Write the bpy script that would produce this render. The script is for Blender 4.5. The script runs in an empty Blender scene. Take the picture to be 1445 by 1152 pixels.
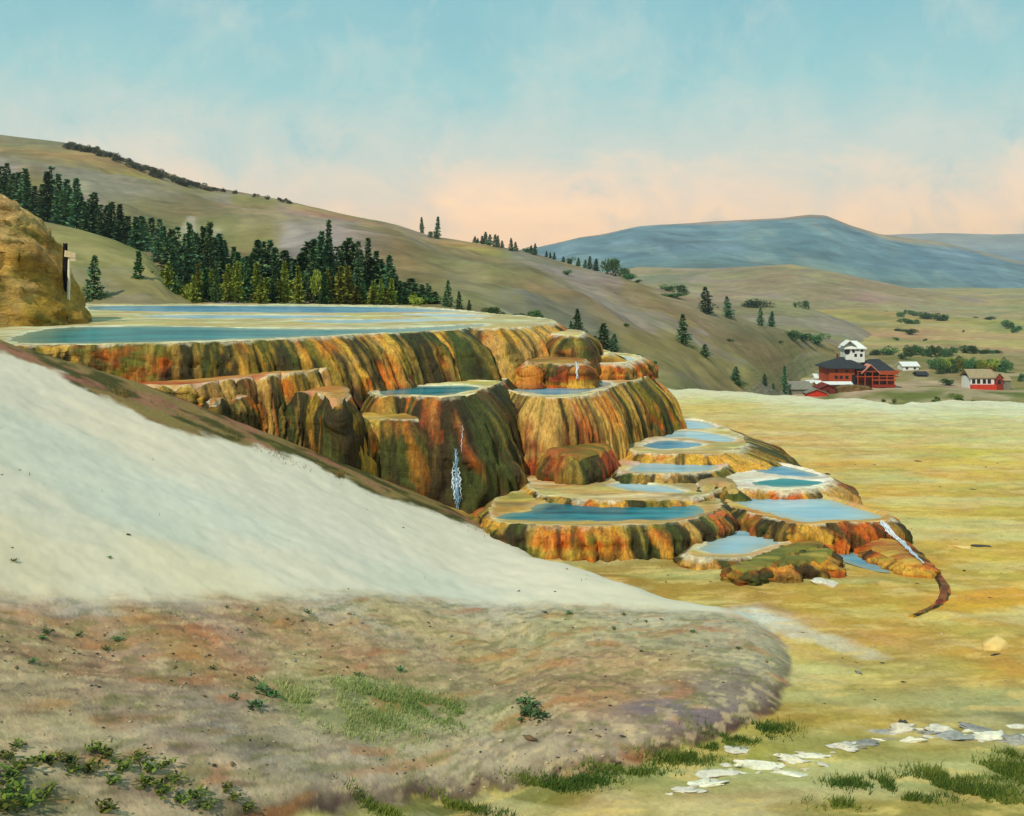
import bpy, math, random
import numpy as np
from mathutils import Vector, Matrix, geometry

random.seed(7)
RNG = np.random.default_rng(11)
scene = bpy.context.scene
COL = scene.collection

# ------------------------------------------------------------------ frame of reference
# camera 10 m above the sinter plain, looking along +Y; distances in metres
CAMZ, F, CX, HY = 10.0, 1550.0, 722.5, 385.0
def W(px, py, Y):
    return np.array([(px-CX)/F*Y, Y, CAMZ-(py-HY)/F*Y])
def WZ(px, py, z):
    Y = (CAMZ-z)*F/(py-HY)
    return np.array([(px-CX)/F*Y, Y])
def pix(X, Y, Z):
    return CX+F*X/Y, HY+F*(CAMZ-Z)/Y

def lin(r, g, b):
    o = []
    for c in (r, g, b):
        c = c/255.0
        o.append(c/12.92 if c <= 0.04045 else ((c+0.055)/1.055)**2.4)
    return np.array(o)

# ------------------------------------------------------------------ numpy noise
_perm = np.random.default_rng(5).permutation(512).astype(np.int64)
_perm = np.concatenate([_perm, _perm, _perm])
_val = np.random.default_rng(6).uniform(-1, 1, 512)
def _h(i, j, k):
    return _val[_perm[(_perm[(_perm[i & 511] + j) & 511] + k) & 511] & 511]
def vnoise(x, y, k=0):
    x = np.asarray(x, float); y = np.asarray(y, float)
    x, y = np.broadcast_arrays(x, y)
    xi = np.floor(x).astype(np.int64); yi = np.floor(y).astype(np.int64)
    fx = x-xi; fy = y-yi
    u = fx*fx*fx*(fx*(fx*6-15)+10); v = fy*fy*fy*(fy*(fy*6-15)+10)
    a = _h(xi, yi, k); b = _h(xi+1, yi, k); c = _h(xi, yi+1, k); d = _h(xi+1, yi+1, k)
    return (a*(1-u)+b*u)*(1-v)+(c*(1-u)+d*u)*v
def fbm(x, y, k=0, o=4, g=0.5):
    s = 0; a = 1.0; t = 0
    x = np.asarray(x, float); y = np.asarray(y, float)
    for i in range(o):
        s = s+a*vnoise(x*1.0+17.3*i, y*1.0-9.1*i, k+i); t += a
        a *= g; x = x*2.03; y = y*2.03
    return s/t*1.6
def sst(a, b, x):
    t = np.clip((np.asarray(x, float)-a)/(b-a), 0, 1)
    return t*t*(3-2*t)
def mixc(c, d, m):
    return c*(1-m[..., None])+np.asarray(d)*m[..., None]

# ------------------------------------------------------------------ object helpers
def make_mesh(name, v, f, mat=None, col=None, smooth=True, parent=None, mats=None, fmat=None):
    me = bpy.data.meshes.new(name)
    v = np.asarray(v, float).reshape(-1, 3)
    if isinstance(f, np.ndarray):
        n, k = f.shape
        me.vertices.add(len(v)); me.vertices.foreach_set('co', v.ravel())
        me.loops.add(n*k); me.loops.foreach_set('vertex_index', f.ravel().astype(np.int32))
        me.polygons.add(n); me.polygons.foreach_set('loop_start', np.arange(0, n*k, k, dtype=np.int32))
        me.update(calc_edges=True)
    else:
        me.from_pydata(v.tolist(), [], f)
    if smooth:
        me.polygons.foreach_set('use_smooth', np.ones(len(me.polygons), bool))
    if col is not None:
        a = me.color_attributes.new('Col', 'FLOAT_COLOR', 'POINT')
        c = np.ones((len(v), 4)); c[:, :3] = np.clip(col[:, :3], 0.002, 0.95)
        if col.shape[1] == 4: c[:, 3] = col[:, 3]
        a.data.foreach_set('color', c.ravel())
    for m in (mats or ([mat] if mat else [])):
        me.materials.append(m)
    if fmat is not None:
        me.polygons.foreach_set('material_index', np.asarray(fmat, np.int32))
    me.validate(); me.update()
    o = bpy.data.objects.new(name, me); COL.objects.link(o)
    if parent is not None: o.parent = parent
    return o
def tag(o, label=None, cat=None, group=None, kind=None):
    if label: o['label'] = label
    if cat: o['category'] = cat
    if group: o['group'] = group
    if kind: o['kind'] = kind
    return o
def empty(name, loc, rz=0.0, s=1.0):
    o = bpy.data.objects.new(name, None); COL.objects.link(o)
    o.location = loc; o.rotation_euler = (0, 0, rz); o.scale = (s, s, s) if np.isscalar(s) else s
    o.empty_display_size = 0.2
    return o
def gridf(nr, nc, wrap=False):
    r = np.arange(nr-1)[:, None]; c = np.arange(nc if wrap else nc-1)[None, :]
    c2 = (c+1) % nc
    a = r*nc+c; b = r*nc+c2; d = (r+1)*nc+c2; e = (r+1)*nc+c
    return np.stack([a, b, d, e], -1).reshape(-1, 4)

# ------------------------------------------------------------------ materials
def nodes_of(m):
    m.use_nodes = True
    nt = m.node_tree
    bs = nt.nodes.get('Principled BSDF')
    return nt, bs
def nz(nt, scale, detail=4, rough=0.6, vec=None, dist=0.0):
    n = nt.nodes.new('ShaderNodeTexNoise'); n.inputs['Scale'].default_value = scale
    n.inputs['Detail'].default_value = detail; n.inputs['Roughness'].default_value = rough
    n.inputs['Distortion'].default_value = dist
    if vec is not None: nt.links.new(vec, n.inputs['Vector'])
    return n
def mapping(nt, sc, rot=(0, 0, 0)):
    tc = nt.nodes.new('ShaderNodeTexCoord'); mp = nt.nodes.new('ShaderNodeMapping')
    mp.inputs['Scale'].default_value = sc; mp.inputs['Rotation'].default_value = rot
    nt.links.new(tc.outputs['Object'], mp.inputs['Vector'])
    return mp.outputs['Vector']
def mixrgb(nt, typ, fac, a, b):
    n = nt.nodes.new('ShaderNodeMix'); n.data_type = 'RGBA'; n.blend_type = typ
    def put(sock, v):
        if hasattr(v, 'is_output'): nt.links.new(v, sock)
        elif isinstance(v, (int, float)): sock.default_value = v
        else: sock.default_value = (*v[:3], 1)
    put(n.inputs['Factor'], fac); put(n.inputs['A'], a); put(n.inputs['B'], b)
    return n.outputs['Result']
def ramp(nt, src, stops):
    r = nt.nodes.new('ShaderNodeValToRGB')
    e = r.color_ramp.elements
    while len(e) < len(stops): e.new(0.5)
    for i, (p, c) in enumerate(stops):
        e[i].position = p
        e[i].color = (c, c, c, 1) if np.isscalar(c) else (*c[:3], 1)
    nt.links.new(src, r.inputs['Fac'])
    return r.outputs['Color']
def vcol_mat(name, rough=0.9, strokes=(1, 1, 1), var=0.35, hue=0.12, bump=0.3, bscale=6.0, spec=0.2, fine=3.0, bdist=0.05, rot=(0, 0, 0), amask=False, ribs=0.0):
    """pigment from the mesh's own colour attribute, broken up by brushy procedural noise"""
    m = bpy.data.materials.new(name); nt, bs = nodes_of(m)
    at = nt.nodes.new('ShaderNodeAttribute'); at.attribute_name = 'Col'
    vec = mapping(nt, strokes, rot)
    n1 = nz(nt, 1.0, 6, 0.65, vec, 0.4); n2 = nz(nt, fine, 5, 0.7, vec, 0.3); n3 = nz(nt, 0.45, 3, 0.5, vec)
    lo, hi = 1-var, 1+var
    r1 = ramp(nt, n1.outputs['Fac'], [(0.30, lo), (0.5, 1.0), (0.70, 1.0+var*0.5)])
    c = mixrgb(nt, 'MULTIPLY', 1.0, at.outputs['Color'], r1)
    r2 = ramp(nt, n2.outputs['Fac'], [(0.33, 1-var*0.9), (0.5, 1.0), (0.68, 1.0+var*0.5)])
    c = mixrgb(nt, 'MULTIPLY', 1.0, c, r2)
    # lighter flecks
    r2b = ramp(nt, n2.outputs['Fac'], [(0.56, 0.0), (0.72, min(0.5, var))])
    c = mixrgb(nt, 'SCREEN', r2b, c, (0.5, 0.47, 0.40)) if False else mixrgb(nt, 'SOFT_LIGHT', r2b, c, (0.95, 0.9, 0.8))
    # hue drift
    hs = nt.nodes.new('ShaderNodeHueSaturation')
    mr = nt.nodes.new('ShaderNodeMapRange'); mr.inputs['From Min'].default_value = 0.3; mr.inputs['From Max'].default_value = 0.7
    mr.inputs['To Min'].default_value = 0.5-hue*0.35; mr.inputs['To Max'].default_value = 0.5+hue*0.35
    nt.links.new(n3.outputs['Fac'], mr.inputs['Value']); nt.links.new(mr.outputs['Result'], hs.inputs['Hue'])
    nt.links.new(c, hs.inputs['Color'])
    outc = hs.outputs['Color']
    if amask: outc = mixrgb(nt, 'MIX', at.outputs['Alpha'], at.outputs['Color'], outc)
    nt.links.new(outc, bs.inputs['Base Color'])
    bs.inputs['Roughness'].default_value = rough
    bs.inputs['Specular IOR Level'].default_value = spec
    if bump:
        nb = nz(nt, bscale, 6, 0.7, vec, 0.3)
        b = nt.nodes.new('ShaderNodeBump'); b.inputs['Strength'].default_value = bump; b.inputs['Distance'].default_value = bdist
        nt.links.new(nb.outputs['Fac'], b.inputs['Height'])
        if amask:
            mm = nt.nodes.new('ShaderNodeMath'); mm.operation = 'MULTIPLY'; mm.inputs[1].default_value = bump
            nt.links.new(at.outputs['Alpha'], mm.inputs[0]); nt.links.new(mm.outputs[0], b.inputs['Strength'])
        if ribs:
            v2 = mapping(nt, (1.6, 1.6, 11.0)); nr_ = nz(nt, 1.0, 5, 0.7, v2, 0.8)
            b2 = nt.nodes.new('ShaderNodeBump'); b2.inputs['Strength'].default_value = ribs; b2.inputs['Distance'].default_value = bdist
            nt.links.new(nr_.outputs['Fac'], b2.inputs['Height']); nt.links.new(b2.outputs['Normal'], b.inputs['Normal'])
        nt.links.new(b.outputs['Normal'], bs.inputs['Normal'])
    return m
def flat_mat(name, c, rough=0.8, var=0.3, scale=3.0, spec=0.2, strokes=(1, 1, 1), rnd=0.0, bump=0.0):
    m = bpy.data.materials.new(name); nt, bs = nodes_of(m)
    vec = mapping(nt, strokes)
    n1 = nz(nt, scale, 5, 0.65, vec, 0.3)
    r = ramp(nt, n1.outputs['Fac'], [(0.3, 1-var), (0.5, 1.0), (0.75, 1+var*0.5)])
    out = mixrgb(nt, 'MULTIPLY', 1.0, c, r)
    if rnd:
        oi = nt.nodes.new('ShaderNodeObjectInfo')
        hs = nt.nodes.new('ShaderNodeHueSaturation')
        for nm, a, b2 in (('Hue', 0.5-0.05*rnd, 0.5+0.05*rnd), ('Value', 1-0.45*rnd, 1+0.35*rnd)):
            mr = nt.nodes.new('ShaderNodeMapRange'); mr.inputs['To Min'].default_value = a; mr.inputs['To Max'].default_value = b2
            nt.links.new(oi.outputs['Random'], mr.inputs['Value']); nt.links.new(mr.outputs['Result'], hs.inputs[nm])
        nt.links.new(out, hs.inputs['Color']); out = hs.outputs['Color']
    nt.links.new(out, bs.inputs['Base Color'])
    bs.inputs['Roughness'].default_value = rough; bs.inputs['Specular IOR Level'].default_value = spec
    if bump:
        b = nt.nodes.new('ShaderNodeBump'); b.inputs['Strength'].default_value = bump; b.inputs['Distance'].default_value = 0.05
        nt.links.new(n1.outputs['Fac'], b.inputs['Height']); nt.links.new(b.outputs['Normal'], bs.inputs['Normal'])
    return m
def leaf_mat(name, dark, light, rnd=1.0, trans=0.15):
    m = bpy.data.materials.new(name); nt, bs = nodes_of(m)
    at = nt.nodes.new('ShaderNodeAttribute'); at.attribute_name = 'Col'
    oi = nt.nodes.new('ShaderNodeObjectInfo')
    c = mixrgb(nt, 'MIX', at.outputs['Fac'], dark, light)
    hs = nt.nodes.new('ShaderNodeHueSaturation')
    for nm, a, b2 in (('Hue', 0.5-0.03*rnd, 0.5+0.03*rnd), ('Value', 1-0.4*rnd, 1+0.4*rnd)):
        mr = nt.nodes.new('ShaderNodeMapRange'); mr.inputs['To Min'].default_value = a; mr.inputs['To Max'].default_value = b2
        nt.links.new(oi.outputs['Random'], mr.inputs['Value']); nt.links.new(mr.outputs['Result'], hs.inputs[nm])
    nt.links.new(c, hs.inputs['Color'])
    nt.links.new(hs.outputs['Color'], bs.inputs['Base Color'])
    bs.inputs['Roughness'].default_value = 0.75; bs.inputs['Specular IOR Level'].default_value = 0.15
    return m
def water_mat(name, deep, shallow, edge=(0.33, 0.30, 0.15), rough=0.12, spec=0.35, sx=0.25, sy=1.0):
    m = bpy.data.materials.new(name); nt, bs = nodes_of(m)
    vec = mapping(nt, (sx, sy, 1))
    n1 = nz(nt, 0.8, 4, 0.6, vec, 0.5)
    r = ramp(nt, n1.outputs['Fac'], [(0.34, 0.0), (0.62, 1.0)])
    c = mixrgb(nt, 'MIX', r, deep, shallow)
    at = nt.nodes.new('ShaderNodeAttribute'); at.attribute_name = 'Col'
    n4 = nz(nt, 2.2, 4, 0.6, vec, 0.4)
    ad = nt.nodes.new('ShaderNodeMath'); ad.operation = 'MULTIPLY_ADD'; nt.links.new(n4.outputs['Fac'], ad.inputs[0]); ad.inputs[1].default_value = 0.7; nt.links.new(at.outputs['Fac'], ad.inputs[2])
    dp = ramp(nt, ad.outputs[0], [(0.35, 0.0), (0.85, 1.0)])
    c = mixrgb(nt, 'MIX', dp, mixrgb(nt, 'MIX', 0.45, edge, shallow), c)
    nt.links.new(c, bs.inputs['Base Color'])
    bs.inputs['Roughness'].default_value = rough
    bs.inputs['Specular IOR Level'].default_value = spec
    bs.inputs['IOR'].default_value = 1.25
    nb = nz(nt, 3.0, 3, 0.5, vec, 0.6)
    b = nt.nodes.new('ShaderNodeBump'); b.inputs['Strength'].default_value = 0.12; b.inputs['Distance'].default_value = 0.03
    nt.links.new(nb.outputs['Fac'], b.inputs['Height']); nt.links.new(b.outputs['Normal'], bs.inputs['Normal'])
    return m

M_GROUND = vcol_mat('sinter_ground', 0.92, (1, 1, 1), 0.19, 0.04, 0.6, 7.0, 0.15, 8.0, 0.05, amask=True)
M_HILL = vcol_mat('dry_hillside', 0.95, (0.022, 0.022, 0.05), 0.26, 0.10, 0.3, 4.0, 0.1, 5.0, 0.8)
M_FAR = vcol_mat('far_mountain', 0.95, (0.0018, 0.0018, 0.006), 0.40, 0.10, 0.5, 3.0, 0.05, 3.5, 40.0)
M_TRAV = vcol_mat('wet_travertine', 0.6, (3.6, 3.6, 0.45), 0.50, 0.03, 0.9, 3.2, 0.3, 3.0, 0.09, ribs=0.55)
M_TOP = vcol_mat('sinter_flat', 0.7, (0.5, 1.6, 1), 0.28, 0.10, 0.4, 4.0, 0.3, 4.0, 0.05)
M_OUTC = vcol_mat('ochre_rock', 0.9, (0.35, 0.35, 0.9), 0.45, 0.03, 0.9, 2.0, 0.2, 4.0, 0.5)
M_ROCK = flat_mat('white_sinter_rock', lin(214, 208, 186), 0.85, 0.35, 4.0, 0.2, rnd=0.3, bump=0.6)
M_ROCKG = flat_mat('grey_sinter_rock', lin(150, 148, 140), 0.85, 0.5, 4.0, 0.2, rnd=0.6, bump=0.6)
M_ROCKD = flat_mat('dark_stone', lin(70, 66, 62), 0.85, 0.4, 4.0, 0.2, rnd=0.6)
M_ROCKC = flat_mat('cream_sinter_rock', lin(222, 190, 118), 0.85, 0.2, 4.0, 0.2, bump=0.5)
M_BARK = flat_mat('bark', lin(70, 55, 40), 0.9, 0.4, 6.0, rnd=0.4)
M_PINE = leaf_mat('pine_needles', lin(44, 78, 64), lin(116, 146, 90), 1.0)
M_OLIVE = leaf_mat('olive_foliage', lin(104, 116, 40), lin(158, 160, 66), 1.0)
M_BUSH = leaf_mat('bush_foliage', lin(40, 70, 46), lin(92, 122, 66), 1.0)
M_GREYT = leaf_mat('grey_green_foliage', lin(62, 64, 52), lin(92, 92, 70), 0.8)
M_LEAF = leaf_mat('broad_leaf', lin(36, 58, 22), lin(116, 124, 44), 1.0)
M_GRASS = leaf_mat('grass_blade', lin(104, 128, 66), lin(176, 180, 116), 0.0)
M_DGRASS = leaf_mat('dark_grass_blade', lin(54, 82, 30), lin(134, 140, 54), 0.0)

W_TEAL = water_mat('teal_pool_water', lin(0, 92, 100), lin(30, 136, 136), rough=0.22, spec=0.10)
W_BLUE = water_mat('blue_pool_water', lin(44, 104, 146), lin(112, 164, 178), rough=0.22, spec=0.12)
W_PALE = water_mat('pale_pool_water', lin(116, 162, 178), lin(178, 202, 204), rough=0.2, spec=0.14)
W_DEEP = water_mat('deep_pool_water', lin(0, 66, 84), lin(56, 140, 148), rough=0.2, spec=0.10)

# ------------------------------------------------------------------ world, sun, camera
SUN = Vector((-0.36, -0.60, 0.72)).normalized()
wd = bpy.data.worlds.new('World'); scene.world = wd; wd.use_nodes = True
nt = wd.node_tree; bg = nt.nodes['Background']
sky = nt.nodes.new('ShaderNodeTexSky'); sky.sky_type = 'NISHITA'; sky.sun_disc = False
sky.sun_elevation = math.asin(SUN.z); sky.sun_rotation = math.atan2(SUN.x, SUN.y)
tc = nt.nodes.new('ShaderNodeTexCoord'); sep = nt.nodes.new('ShaderNodeSeparateXYZ')
nt.links.new(tc.outputs['Generated'], sep.inputs[0])
mp = nt.nodes.new('ShaderNodeMapping'); mp.inputs['Scale'].default_value = (7, 7, 9)
nt.links.new(tc.outputs['Generated'], mp.inputs['Vector'])
cn = nz(nt, 1.0, 5, 0.62, mp.outputs['Vector'], 0.6)
mp2 = nt.nodes.new('ShaderNodeMapping'); mp2.inputs['Scale'].default_value = (13, 13, 12)
nt.links.new(tc.outputs['Generated'], mp2.inputs['Vector'])
cn2 = nz(nt, 1.0, 5, 0.65, mp2.outputs['Vector'], 0.4)
# elevation wobbled by the cloud noise
ma = nt.nodes.new('ShaderNodeMath'); ma.operation = 'MULTIPLY_ADD'
nt.links.new(cn.outputs['Fac'], ma.inputs[0]); ma.inputs[1].default_value = 0.12
nt.links.new(sep.outputs['Z'], ma.inputs[2])
mb_ = nt.nodes.new('ShaderNodeMath'); mb_.operation = 'SUBTRACT'; nt.links.new(ma.outputs[0], mb_.inputs[0]); mb_.inputs[1].default_value = 0.064
skyc = ramp(nt, mb_.outputs[0], [(0.0, lin(255, 186, 118)*1.75), (0.035, lin(255, 198, 138)*1.5), (0.065, lin(248, 210, 172)*1.1),
                                (0.105, lin(200, 206, 192)), (0.165, lin(150, 194, 192)), (0.27, lin(112, 172, 184)), (1.0, lin(120, 164, 176))])
wisp = ramp(nt, cn2.outputs['Fac'], [(0.50, 0.0), (0.76, 0.38)])
skyc = mixrgb(nt, 'MIX', wisp, skyc, lin(222, 214, 194))
blu = ramp(nt, cn2.outputs['Fac'], [(0.28, 0.45), (0.44, 0.0)])
skyc = mixrgb(nt, 'MIX', blu, skyc, lin(112, 182, 190))
scl = nt.nodes.new('ShaderNodeVectorMath'); scl.operation = 'SCALE'; scl.inputs['Scale'].default_value = 13.2
nt.links.new(skyc, scl.inputs[0])
fin = mixrgb(nt, 'MIX', 0.10, scl.outputs[0], sky.outputs[0])
nt.links.new(fin, bg.inputs['Color']); bg.inputs['Strength'].default_value = 0.10

sl = bpy.data.lights.new('sun', 'SUN'); sl.energy = 3.5; sl.angle = math.radians(0.5); sl.color = (1.0, 0.92, 0.78)
so = bpy.data.objects.new('sun', sl); COL.objects.link(so)
so.rotation_euler = SUN.to_track_quat('Z', 'Y').to_euler()

cam = bpy.data.cameras.new('camera'); co = bpy.data.objects.new('camera', cam); COL.objects.link(co)
cam.sensor_width = 36; cam.lens = 36*F/1445; cam.shift_y = -(576-HY)/1445; cam.clip_end = 40000; cam.clip_start = 0.5
co.location = (0, 0, CAMZ); co.rotation_euler = (math.radians(90), 0, 0)
scene.camera = co
scene.view_settings.view_transform = 'Standard'; scene.view_settings.look = 'None'
scene.view_settings.exposure = 0.0; scene.view_settings.gamma = 1.0

# ------------------------------------------------------------------ near ground: plain, mound and bank
def sdist(X, Y, poly):
    """signed distance to a closed polygon, negative inside"""
    X = np.asarray(X, float); Y = np.asarray(Y, float)
    d = np.full(X.shape, 1e9); ins = np.zeros(X.shape, bool)
    n = len(poly)
    for i in range(n):
        ax, ay = poly[i]; bx, by = poly[(i+1) % n]
        ex, ey = bx-ax, by-ay; L = ex*ex+ey*ey+1e-12
        t = np.clip(((X-ax)*ex+(Y-ay)*ey)/L, 0, 1)
        d = np.minimum(d, (X-ax-t*ex)**2+(Y-ay-t*ey)**2)
        c = ((ay > Y) != (by > Y)) & (X < ex*(Y-ay)/(ey if abs(ey) > 1e-12 else 1e-12)+ax)
        ins ^= c
    d = np.sqrt(d)
    return np.where(ins, -d, d)

def ramp_z(X, Y):
    u = -X-0.9
    r = 0.43*np.where(u > 6, u, np.log1p(np.exp(np.clip(u*1.3, -30, 20)))/1.3)
    r = r-0.02*np.clip(u-14, 0, 60)**1.3
    ed = np.interp(X, [-60, -40, -17.5, -13.5, -8.5, -3.3, 2, 10], [36, 37, 38.2, 40.2, 41.3, 42.3, 43, 44])
    fall = sst(0, 9, Y-ed)
    return r*(1-fall)
def hit0(px, py, fn, y0=6.0, y1=130.0):
    Ys = np.linspace(y0, y1, 4000)
    X = (px-CX)/F*Ys; Z = CAMZ-(py-HY)/F*Ys
    g = fn(X, Ys)
    k = np.argmax(Z <= g)
    if Z[k] > g[k]: k = len(Ys)-1
    return X[k], Ys[k]
TOE_PX = [(760, 793), (812, 803), (880, 825), (960, 850), (1054, 869), (1077, 884), (1096, 898), (1111, 914), (1118, 938), (1112, 965),
          (1094, 1005), (1044, 1032), (960, 1066), (880, 1084), (812, 1096), (712, 1116), (590, 1129), (480, 1149), (380, 1170), (250, 1215)]
TOE = [hit0(x, y, ramp_z) for x, y in TOE_PX]
TOE = TOE+[(-5, 8), (-90, 4), (-90, 46), (-14, 46), (-4, 45), (0, 41)]
STRIP_PX = [(-60, 500), (0, 516), (55, 533), (111, 561), (166, 591), (221, 616), (277, 633), (360, 647), (435, 671), (491, 696), (546, 718),
            (629, 746), (660, 757), (721, 778), (790, 797)]
STRIP = [hit0(x, y, ramp_z) for x, y in STRIP_PX]
STRIPP = STRIP+[(8, 60), (-60, 60), (-60, 38)]
EDGE_PX = [(700, 545), (940, 549), (1010, 552), (1100, 560.5), (1200, 565), (1300, 572), (1340, 567), (1445, 568), (1700, 572), (2300, 575)]
EX = [(p-CX)/F for p, _ in EDGE_PX]; EYY = [CAMZ*F/(q-HY) for _, q in EDGE_PX]
def edge_y(X, Y):
    a = X/np.maximum(Y, 1)
    return np.interp(a, EX, EYY)+1.2*vnoise(a*60, 0*a, 3)
def gz(X, Y, detail=True):
    X = np.asarray(X, float); Y = np.asarray(Y, float)
    z = ramp_z(X, Y)
    sd = sdist(X, Y, TOE)
    lip = 0.42*(1-np.exp(-np.clip(-sd, 0, 50)/0.6))
    near = 1-sst(40, 46, Y)
    z = z+lip*near
    if detail:
        z = z+0.10*fbm(X*0.25, Y*0.25, 20)*sst(70, 20, Y)*0.6+0.035*fbm(X*1.1, Y*1.3, 30, 5)
        bump = sst(0.5, -6, sd)*near
        if 'BROWNP' in globals(): bump = bump*(0.12+0.88*sst(0.8, -1.5, sdist(X, Y, BROWNP)))
        z = z+bump*(0.10*fbm(X*0.35+3, Y*0.5, 40)+0.05*np.abs(fbm(X*1.6, Y*2.2, 44, 4)))
    e = edge_y(X, Y)
    z = z+0.06*sst(-6, 0, Y-e)*sst(300, 90, Y)-np.clip(Y-e, 0, 400)*0.36
    return np.maximum(z, -34.0)
def hit(px, py):
    return hit0(px, py, lambda X, Y: gz(X, Y, False))
def G(px, py):
    x, y = hit(px, py)
    return np.array([x, y, float(gz(np.array([x]), np.array([y]))[0])])

def anchors(lst):
    P = []; C = []
    for px, py, r, g, b in lst:
        x, y = hit(px, py); P.append((x/y*30, 30*math.log(y))); C.append(lin(r, g, b))
    return np.array(P), np.array(C)
WHITE_A = anchors([
 (100,640,200,204,188),(300,720,208,212,196),(500,770,212,210,192),(700,810,212,208,186),(60,560,210,206,186),(150,600,218,210,186),(900,845,206,204,178),
 (20,790,210,202,172),(300,825,222,214,182),(180,720,200,206,190),(420,800,216,212,190),(600,820,200,204,186),(30,700,206,204,184),(850,838,210,208,184),(150,830,216,210,184),(1040,862,206,206,184)])
BROWN_A = anchors([
 (60,845,206,176,140),(100,862,178,168,148),(250,870,176,156,126),(480,856,190,178,146),(700,862,184,174,142),(950,880,176,172,138),
 (100,890,176,134,92),(250,890,192,136,84),(400,890,186,152,106),(600,890,186,164,116),(800,888,176,166,120),(950,905,168,162,120),(1060,920,164,156,122),
 (100,940,164,132,92),(300,940,180,142,90),(500,930,178,150,102),(700,930,178,154,106),(900,940,176,150,102),(1050,970,152,138,116),(1090,930,158,152,122),
 (50,1000,174,156,114),(200,1000,168,146,114),(380,1010,164,150,120),(550,990,150,156,98),(450,1000,158,158,104),(650,1010,164,156,110),(850,990,178,142,94),
 (950,1000,124,112,110),(1040,1010,124,112,106),(100,1080,200,176,134),(300,1080,206,182,142),(500,1080,184,168,136),(700,1070,180,164,130),
 (850,1050,172,156,124),(600,1110,186,170,134),(300,1140,192,178,134),(50,1140,136,132,92),(760,1085,182,164,130),(230,1035,156,138,114),(330,1045,158,148,124)])
BROWN_PX = [(-80,842),(0,838),(60,846),(150,853),(250,851),(330,846),(480,840),(600,843),(720,852),(860,852),(960,862),(1050,874),(1085,890)]
BROWNP = [hit(x, y) for x, y in BROWN_PX]+[(30, 25), (30, 3), (-60, 3), (-60, 20)]
PLAIN_A = anchors([
 (960,560,206,200,140),(1000,572,206,186,108),(1150,574,212,212,170),(1350,585,204,208,166),(1445,582,214,214,184),(1000,600,208,164,92),(1100,620,208,162,100),(1250,615,202,188,126),
 (1250,640,200,168,104),(1400,620,198,188,128),(1350,640,208,188,80),(1150,650,208,168,80),(1300,680,208,172,84),(1420,690,184,164,78),(1200,700,208,166,72),(1300,740,216,182,98),
 (1400,720,190,164,72),(1400,770,204,170,76),(1300,800,188,156,58),(1420,850,208,156,48),(1200,830,176,146,62),(1000,810,152,126,52),(850,785,148,118,46),
 (780,775,150,112,42),(950,830,156,126,48),(1150,860,176,146,52),(1050,850,166,136,52),(1250,900,192,152,72),(1350,900,194,152,62),(1430,950,190,146,62),
 (1150,950,176,160,90),(1300,960,178,158,88),(1400,1008,128,128,96),(1445,1003,120,124,100),(1150,1000,164,136,54),(1250,1010,168,136,54),(1080,1040,148,142,62),(1000,1062,136,138,56),  # the two grey anchors at far right paint a band of shade on the plain
 (1200,1080,156,144,72),(1350,1080,150,134,62),(1300,1120,128,124,60),(1420,1100,112,112,54),(1100,1120,168,152,104),(900,1100,118,118,50),
 (800,1122,112,110,50),(1000,1140,168,152,108),(700,1142,134,114,68),(1200,1140,140,130,72),(600,1146,100,108,54),(860,1140,150,130,84),(940,1120,150,140,80)])
def idw(A, X, Y):
    P, C = A
    a = X/Y*30; b = 30*np.log(Y)
    num = np.zeros(X.shape+(3,)); den = np.zeros(X.shape)
    for (p, q), c in zip(P, C):
        w = 1.0/((a-p)**2*0.45+(b-q)**2+0.12)**1.8
        num += w[..., None]*c; den += w
    return num/den[..., None]
SPUR_PX = [(1077, 874), (1100, 884), (1150, 900), (1200, 914), (1245, 926)]
SPUR = [hit(x, y) for x, y in SPUR_PX]
def linedist(X, Y, pts):
    d = np.full(X.shape, 1e9); tt = np.zeros(X.shape)
    for i in range(len(pts)-1):
        ax, ay = pts[i]; bx, by = pts[i+1]; ex, ey = bx-ax, by-ay
        t = np.clip(((X-ax)*ex+(Y-ay)*ey)/(ex*ex+ey*ey), 0, 1)
        q = np.hypot(X-ax-t*ex, Y-ay-t*ey); m = q < d
        tt = np.where(m, (i+t)/(len(pts)-1), tt); d = np.minimum(d, q)
    return d, tt
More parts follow.
